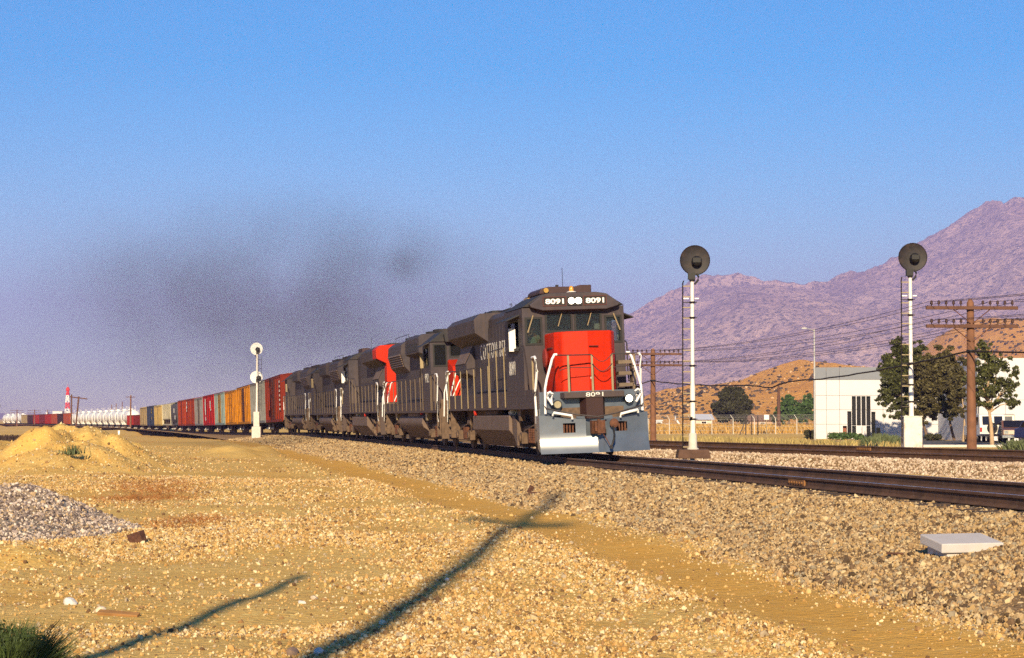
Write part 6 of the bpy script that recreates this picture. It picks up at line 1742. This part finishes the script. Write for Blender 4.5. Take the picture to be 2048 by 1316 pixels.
boxy_van(1994, 142, m_vantan, 'beige boxy van with a spare wheel, right of the pale tree trunk', R(-6))
def sedan(px, y, d, m, label, rz, grille, name='parked_car'):
    """front three quarter parked car; +Y local is the tail, so the nose faces the camera"""
    b_ = at(px, y, d); root = empty(name, (b_.x, d, max(gz(b_.x, d), -.2)+.06), rz, label, 'car', 'parked vehicles by the white building')
    bd = MB(); bd.prism([(-2.3,.35),(-2.35,.75),(-2.2,.95),(-.9,1.08),(-.25,1.55),(1.1,1.58),(1.7,1.1),(2.3,1.0),(2.35,.4)], 'x', -.88, .88)
    bd.build('body', m, root, None, .07)
    MB().obox((0,-.60,1.33),(.74,0,0),(0,.30,.225),(0,-.01,.013)).build('windscreen', m_winglass, root)
    g = MB().box(-.80,.80,-2.385,-2.355,.62,.90).build('grille', grille, root)
    for s in (-1,1):
        MB().box(s*.62-.13,s*.62+.13,-2.395,-2.386,.66,.86).build('headlight', m_chrome, root)
        MB().prism([(-.55,1.12),(-.15,1.48),(1.0,1.5),(1.45,1.12)], 'x', *sorted((s*.881,s*.89))).build('side_window', m_winglass, root)
    MB().box(-.9,.9,-2.46,-2.36,.36,.56).build('front_bumper', m_chrome, root, None, .02)
    wheels(root, (-1.4,1.4), .88, .33); return root
sedan(2027, 893, 137, mat('brown car paint', (.16,.07,.05), .4, spec=.6), 'brown car with a square pale grille facing the track', R(-12), m_vantan)
sedan(2084, 893, 131, mat('deep blue car paint', (.02,.03,.12), .3, spec=.7), 'deep blue car cut by the right edge of the picture', R(14), m_black)

# ------------------------------------------------------------------ small things on the ground
lx_, ld_, lz_ = hit(1934, 1110)
lid = empty('concrete_lid', (lx_, ld_+.36, lz_+.01), R(14), 'square white concrete box lid lying on the ballast', 'concrete lid')
o = MB().box(-.36,.36,-.30,.30,.03,.135).build('lid', m_conclid if 'm_conclid' in globals() else mat('white concrete lid', (.52,.48,.46), .8, var=.05, scale=6, dirt=(.5,.42,.33), dirt_amt=.3, dscale=9), lid, None, .012)
MB().box(-.28,.33,-.26,.26,-.12,.03).build('box', m_conc, lid)
lid.rotation_euler = (R(7.0), R(-.5), R(11)); lid.location.z += .015
def lump(name, px, y, size, m, label, cat, dz=0.0, shape='block', rot=(0,0,0), d=None):
    x, d, z = hit(px, y)
    o = MB()
    if shape == 'block': o.box(-size[0]/2,size[0]/2,-size[1]/2,size[1]/2,0,size[2])
    else:
        b_ = bmesh.new(); bmesh.ops.create_icosphere(b_, subdivisions=2, radius=.5)
        rr = random.Random(px*7+int(y)); dirs = [Vector((rr.gauss(0,1),rr.gauss(0,1),rr.gauss(0,1))).normalized() for _ in range(9)]; lim = [rr.uniform(.28,.46) for _ in dirs]
        vs_ = []
        for v in b_.verts:
            c = v.co.copy()
            for n_, l_ in zip(dirs, lim):
                dd = c.dot(n_)
                if dd > l_: c -= n_*(dd-l_)
            vs_.append((c.x*size[0], c.y*size[1], c.z*size[2]))
        o.add(vs_, [[q.index for q in f.verts] for f in b_.faces]); b_.free()
    ob = o.build(name, m, None, None, .006 if shape == 'block' else 0)
    ob.location = (x, d, z + dz); ob.rotation_euler = rot
    return tag(ob, label, cat)
m_darkwood = mat('dark brown old timber', (.085,.035,.022), .85, var=.4, scale=20, dirt=(.25,.14,.06), dirt_amt=.3, dscale=14)
lump('wood_block', 280, 1084, (.23,.12,.16), m_darkwood, 'dark brown broken timber block on the sand', 'wood block', -.01, 'block', (R(8),R(-16),R(-28)))
lump('plank', 242, 1229, (.40,.07,.035), m_woodlight, 'short split orange brown plank on the gravel', 'plank', .0, 'block', (R(20),R(3),R(-14)))
lump('stick', 405, 1094, (.20,.025,.02), m_darkwood, 'small dark stick right of the timber block', 'stick', .005, 'block', (0,R(-3),R(6)))
lump('timber_scrap', 1057, 986, (.10,.06,.20), m_darkwood, 'dark upright scrap of timber at the ballast edge', 'wood scrap', -.02, 'block', (R(10),R(22),R(30)))
lump('timber_scrap', 1068, 988, (.26,.06,.05), m_darkwood, 'dark flat scrap of timber beside the upright one', 'wood scrap', .0, 'block', (0,0,R(-8)))
lump('stick', 1790, 1113, (.24,.03,.025), m_darkwood, 'thin dark stick left of the concrete lid', 'stick', .02, 'block', (0,R(2),R(10)))
m_stone1 = mat('pale cream stone', (.66,.55,.41), .85, var=.15, scale=12, bump=.2); m_stone2 = mat('brown grey stone', (.26,.17,.12), .85, var=.2, scale=12, bump=.2); m_stone3 = mat('white grey stone', (.62,.58,.53), .85, var=.12, scale=12, bump=.2)
for px, y, s, m_, lab in ((146,1208,(.15,.12,.12),m_stone3,'angular white grey stone above the bush'),(205,1222,(.13,.10,.08),m_stone1,'cream flat stone left of the split plank'),(766,1248,(.09,.08,.08),m_stone1,'round cream stone right of the long shadow'),
                          (588,1308,(.10,.09,.10),m_stone2,'brown grey stone at the foot of the long shadow'),(640,1306,(.17,.08,.07),m_stone3,'flat pale stone at the foot of the long shadow'),(630,1198,(.15,.08,.06),m_stone1,'long cream stone between the two shadows'),
                          (605,1205,(.10,.07,.05),m_stone3,'flat white stone left of the long cream one'),(775,1152,(.05,.04,.04),m_stone3,'small white stone in the edge of the long shadow'),(80,944,(.34,.25,.18),m_stone3,'left white stone of a pair on the far sand'),(100,942,(.28,.2,.2),m_stone3,'right white stone of a pair on the far sand'),
                          (52,935,(.30,.2,.14),m_stone3,'white stone at the left foot of the dirt mound'),(1276,928,(.24,.2,.22),m_stone1,'cream stone lying between the near rails'),(520,1172,(.10,.07,.06),m_stone1,'small cream stone near the tip of the short shadow'),(895,1160,(.08,.06,.05),m_stone3,'small pale stone right of the shadow middle')):
    lump('stone', px, y, s, m_, lab, 'stone', s[2]*.2, 'rock', (RNG.uniform(-.4,.4), RNG.uniform(-.4,.4), RNG.uniform(0,6)))
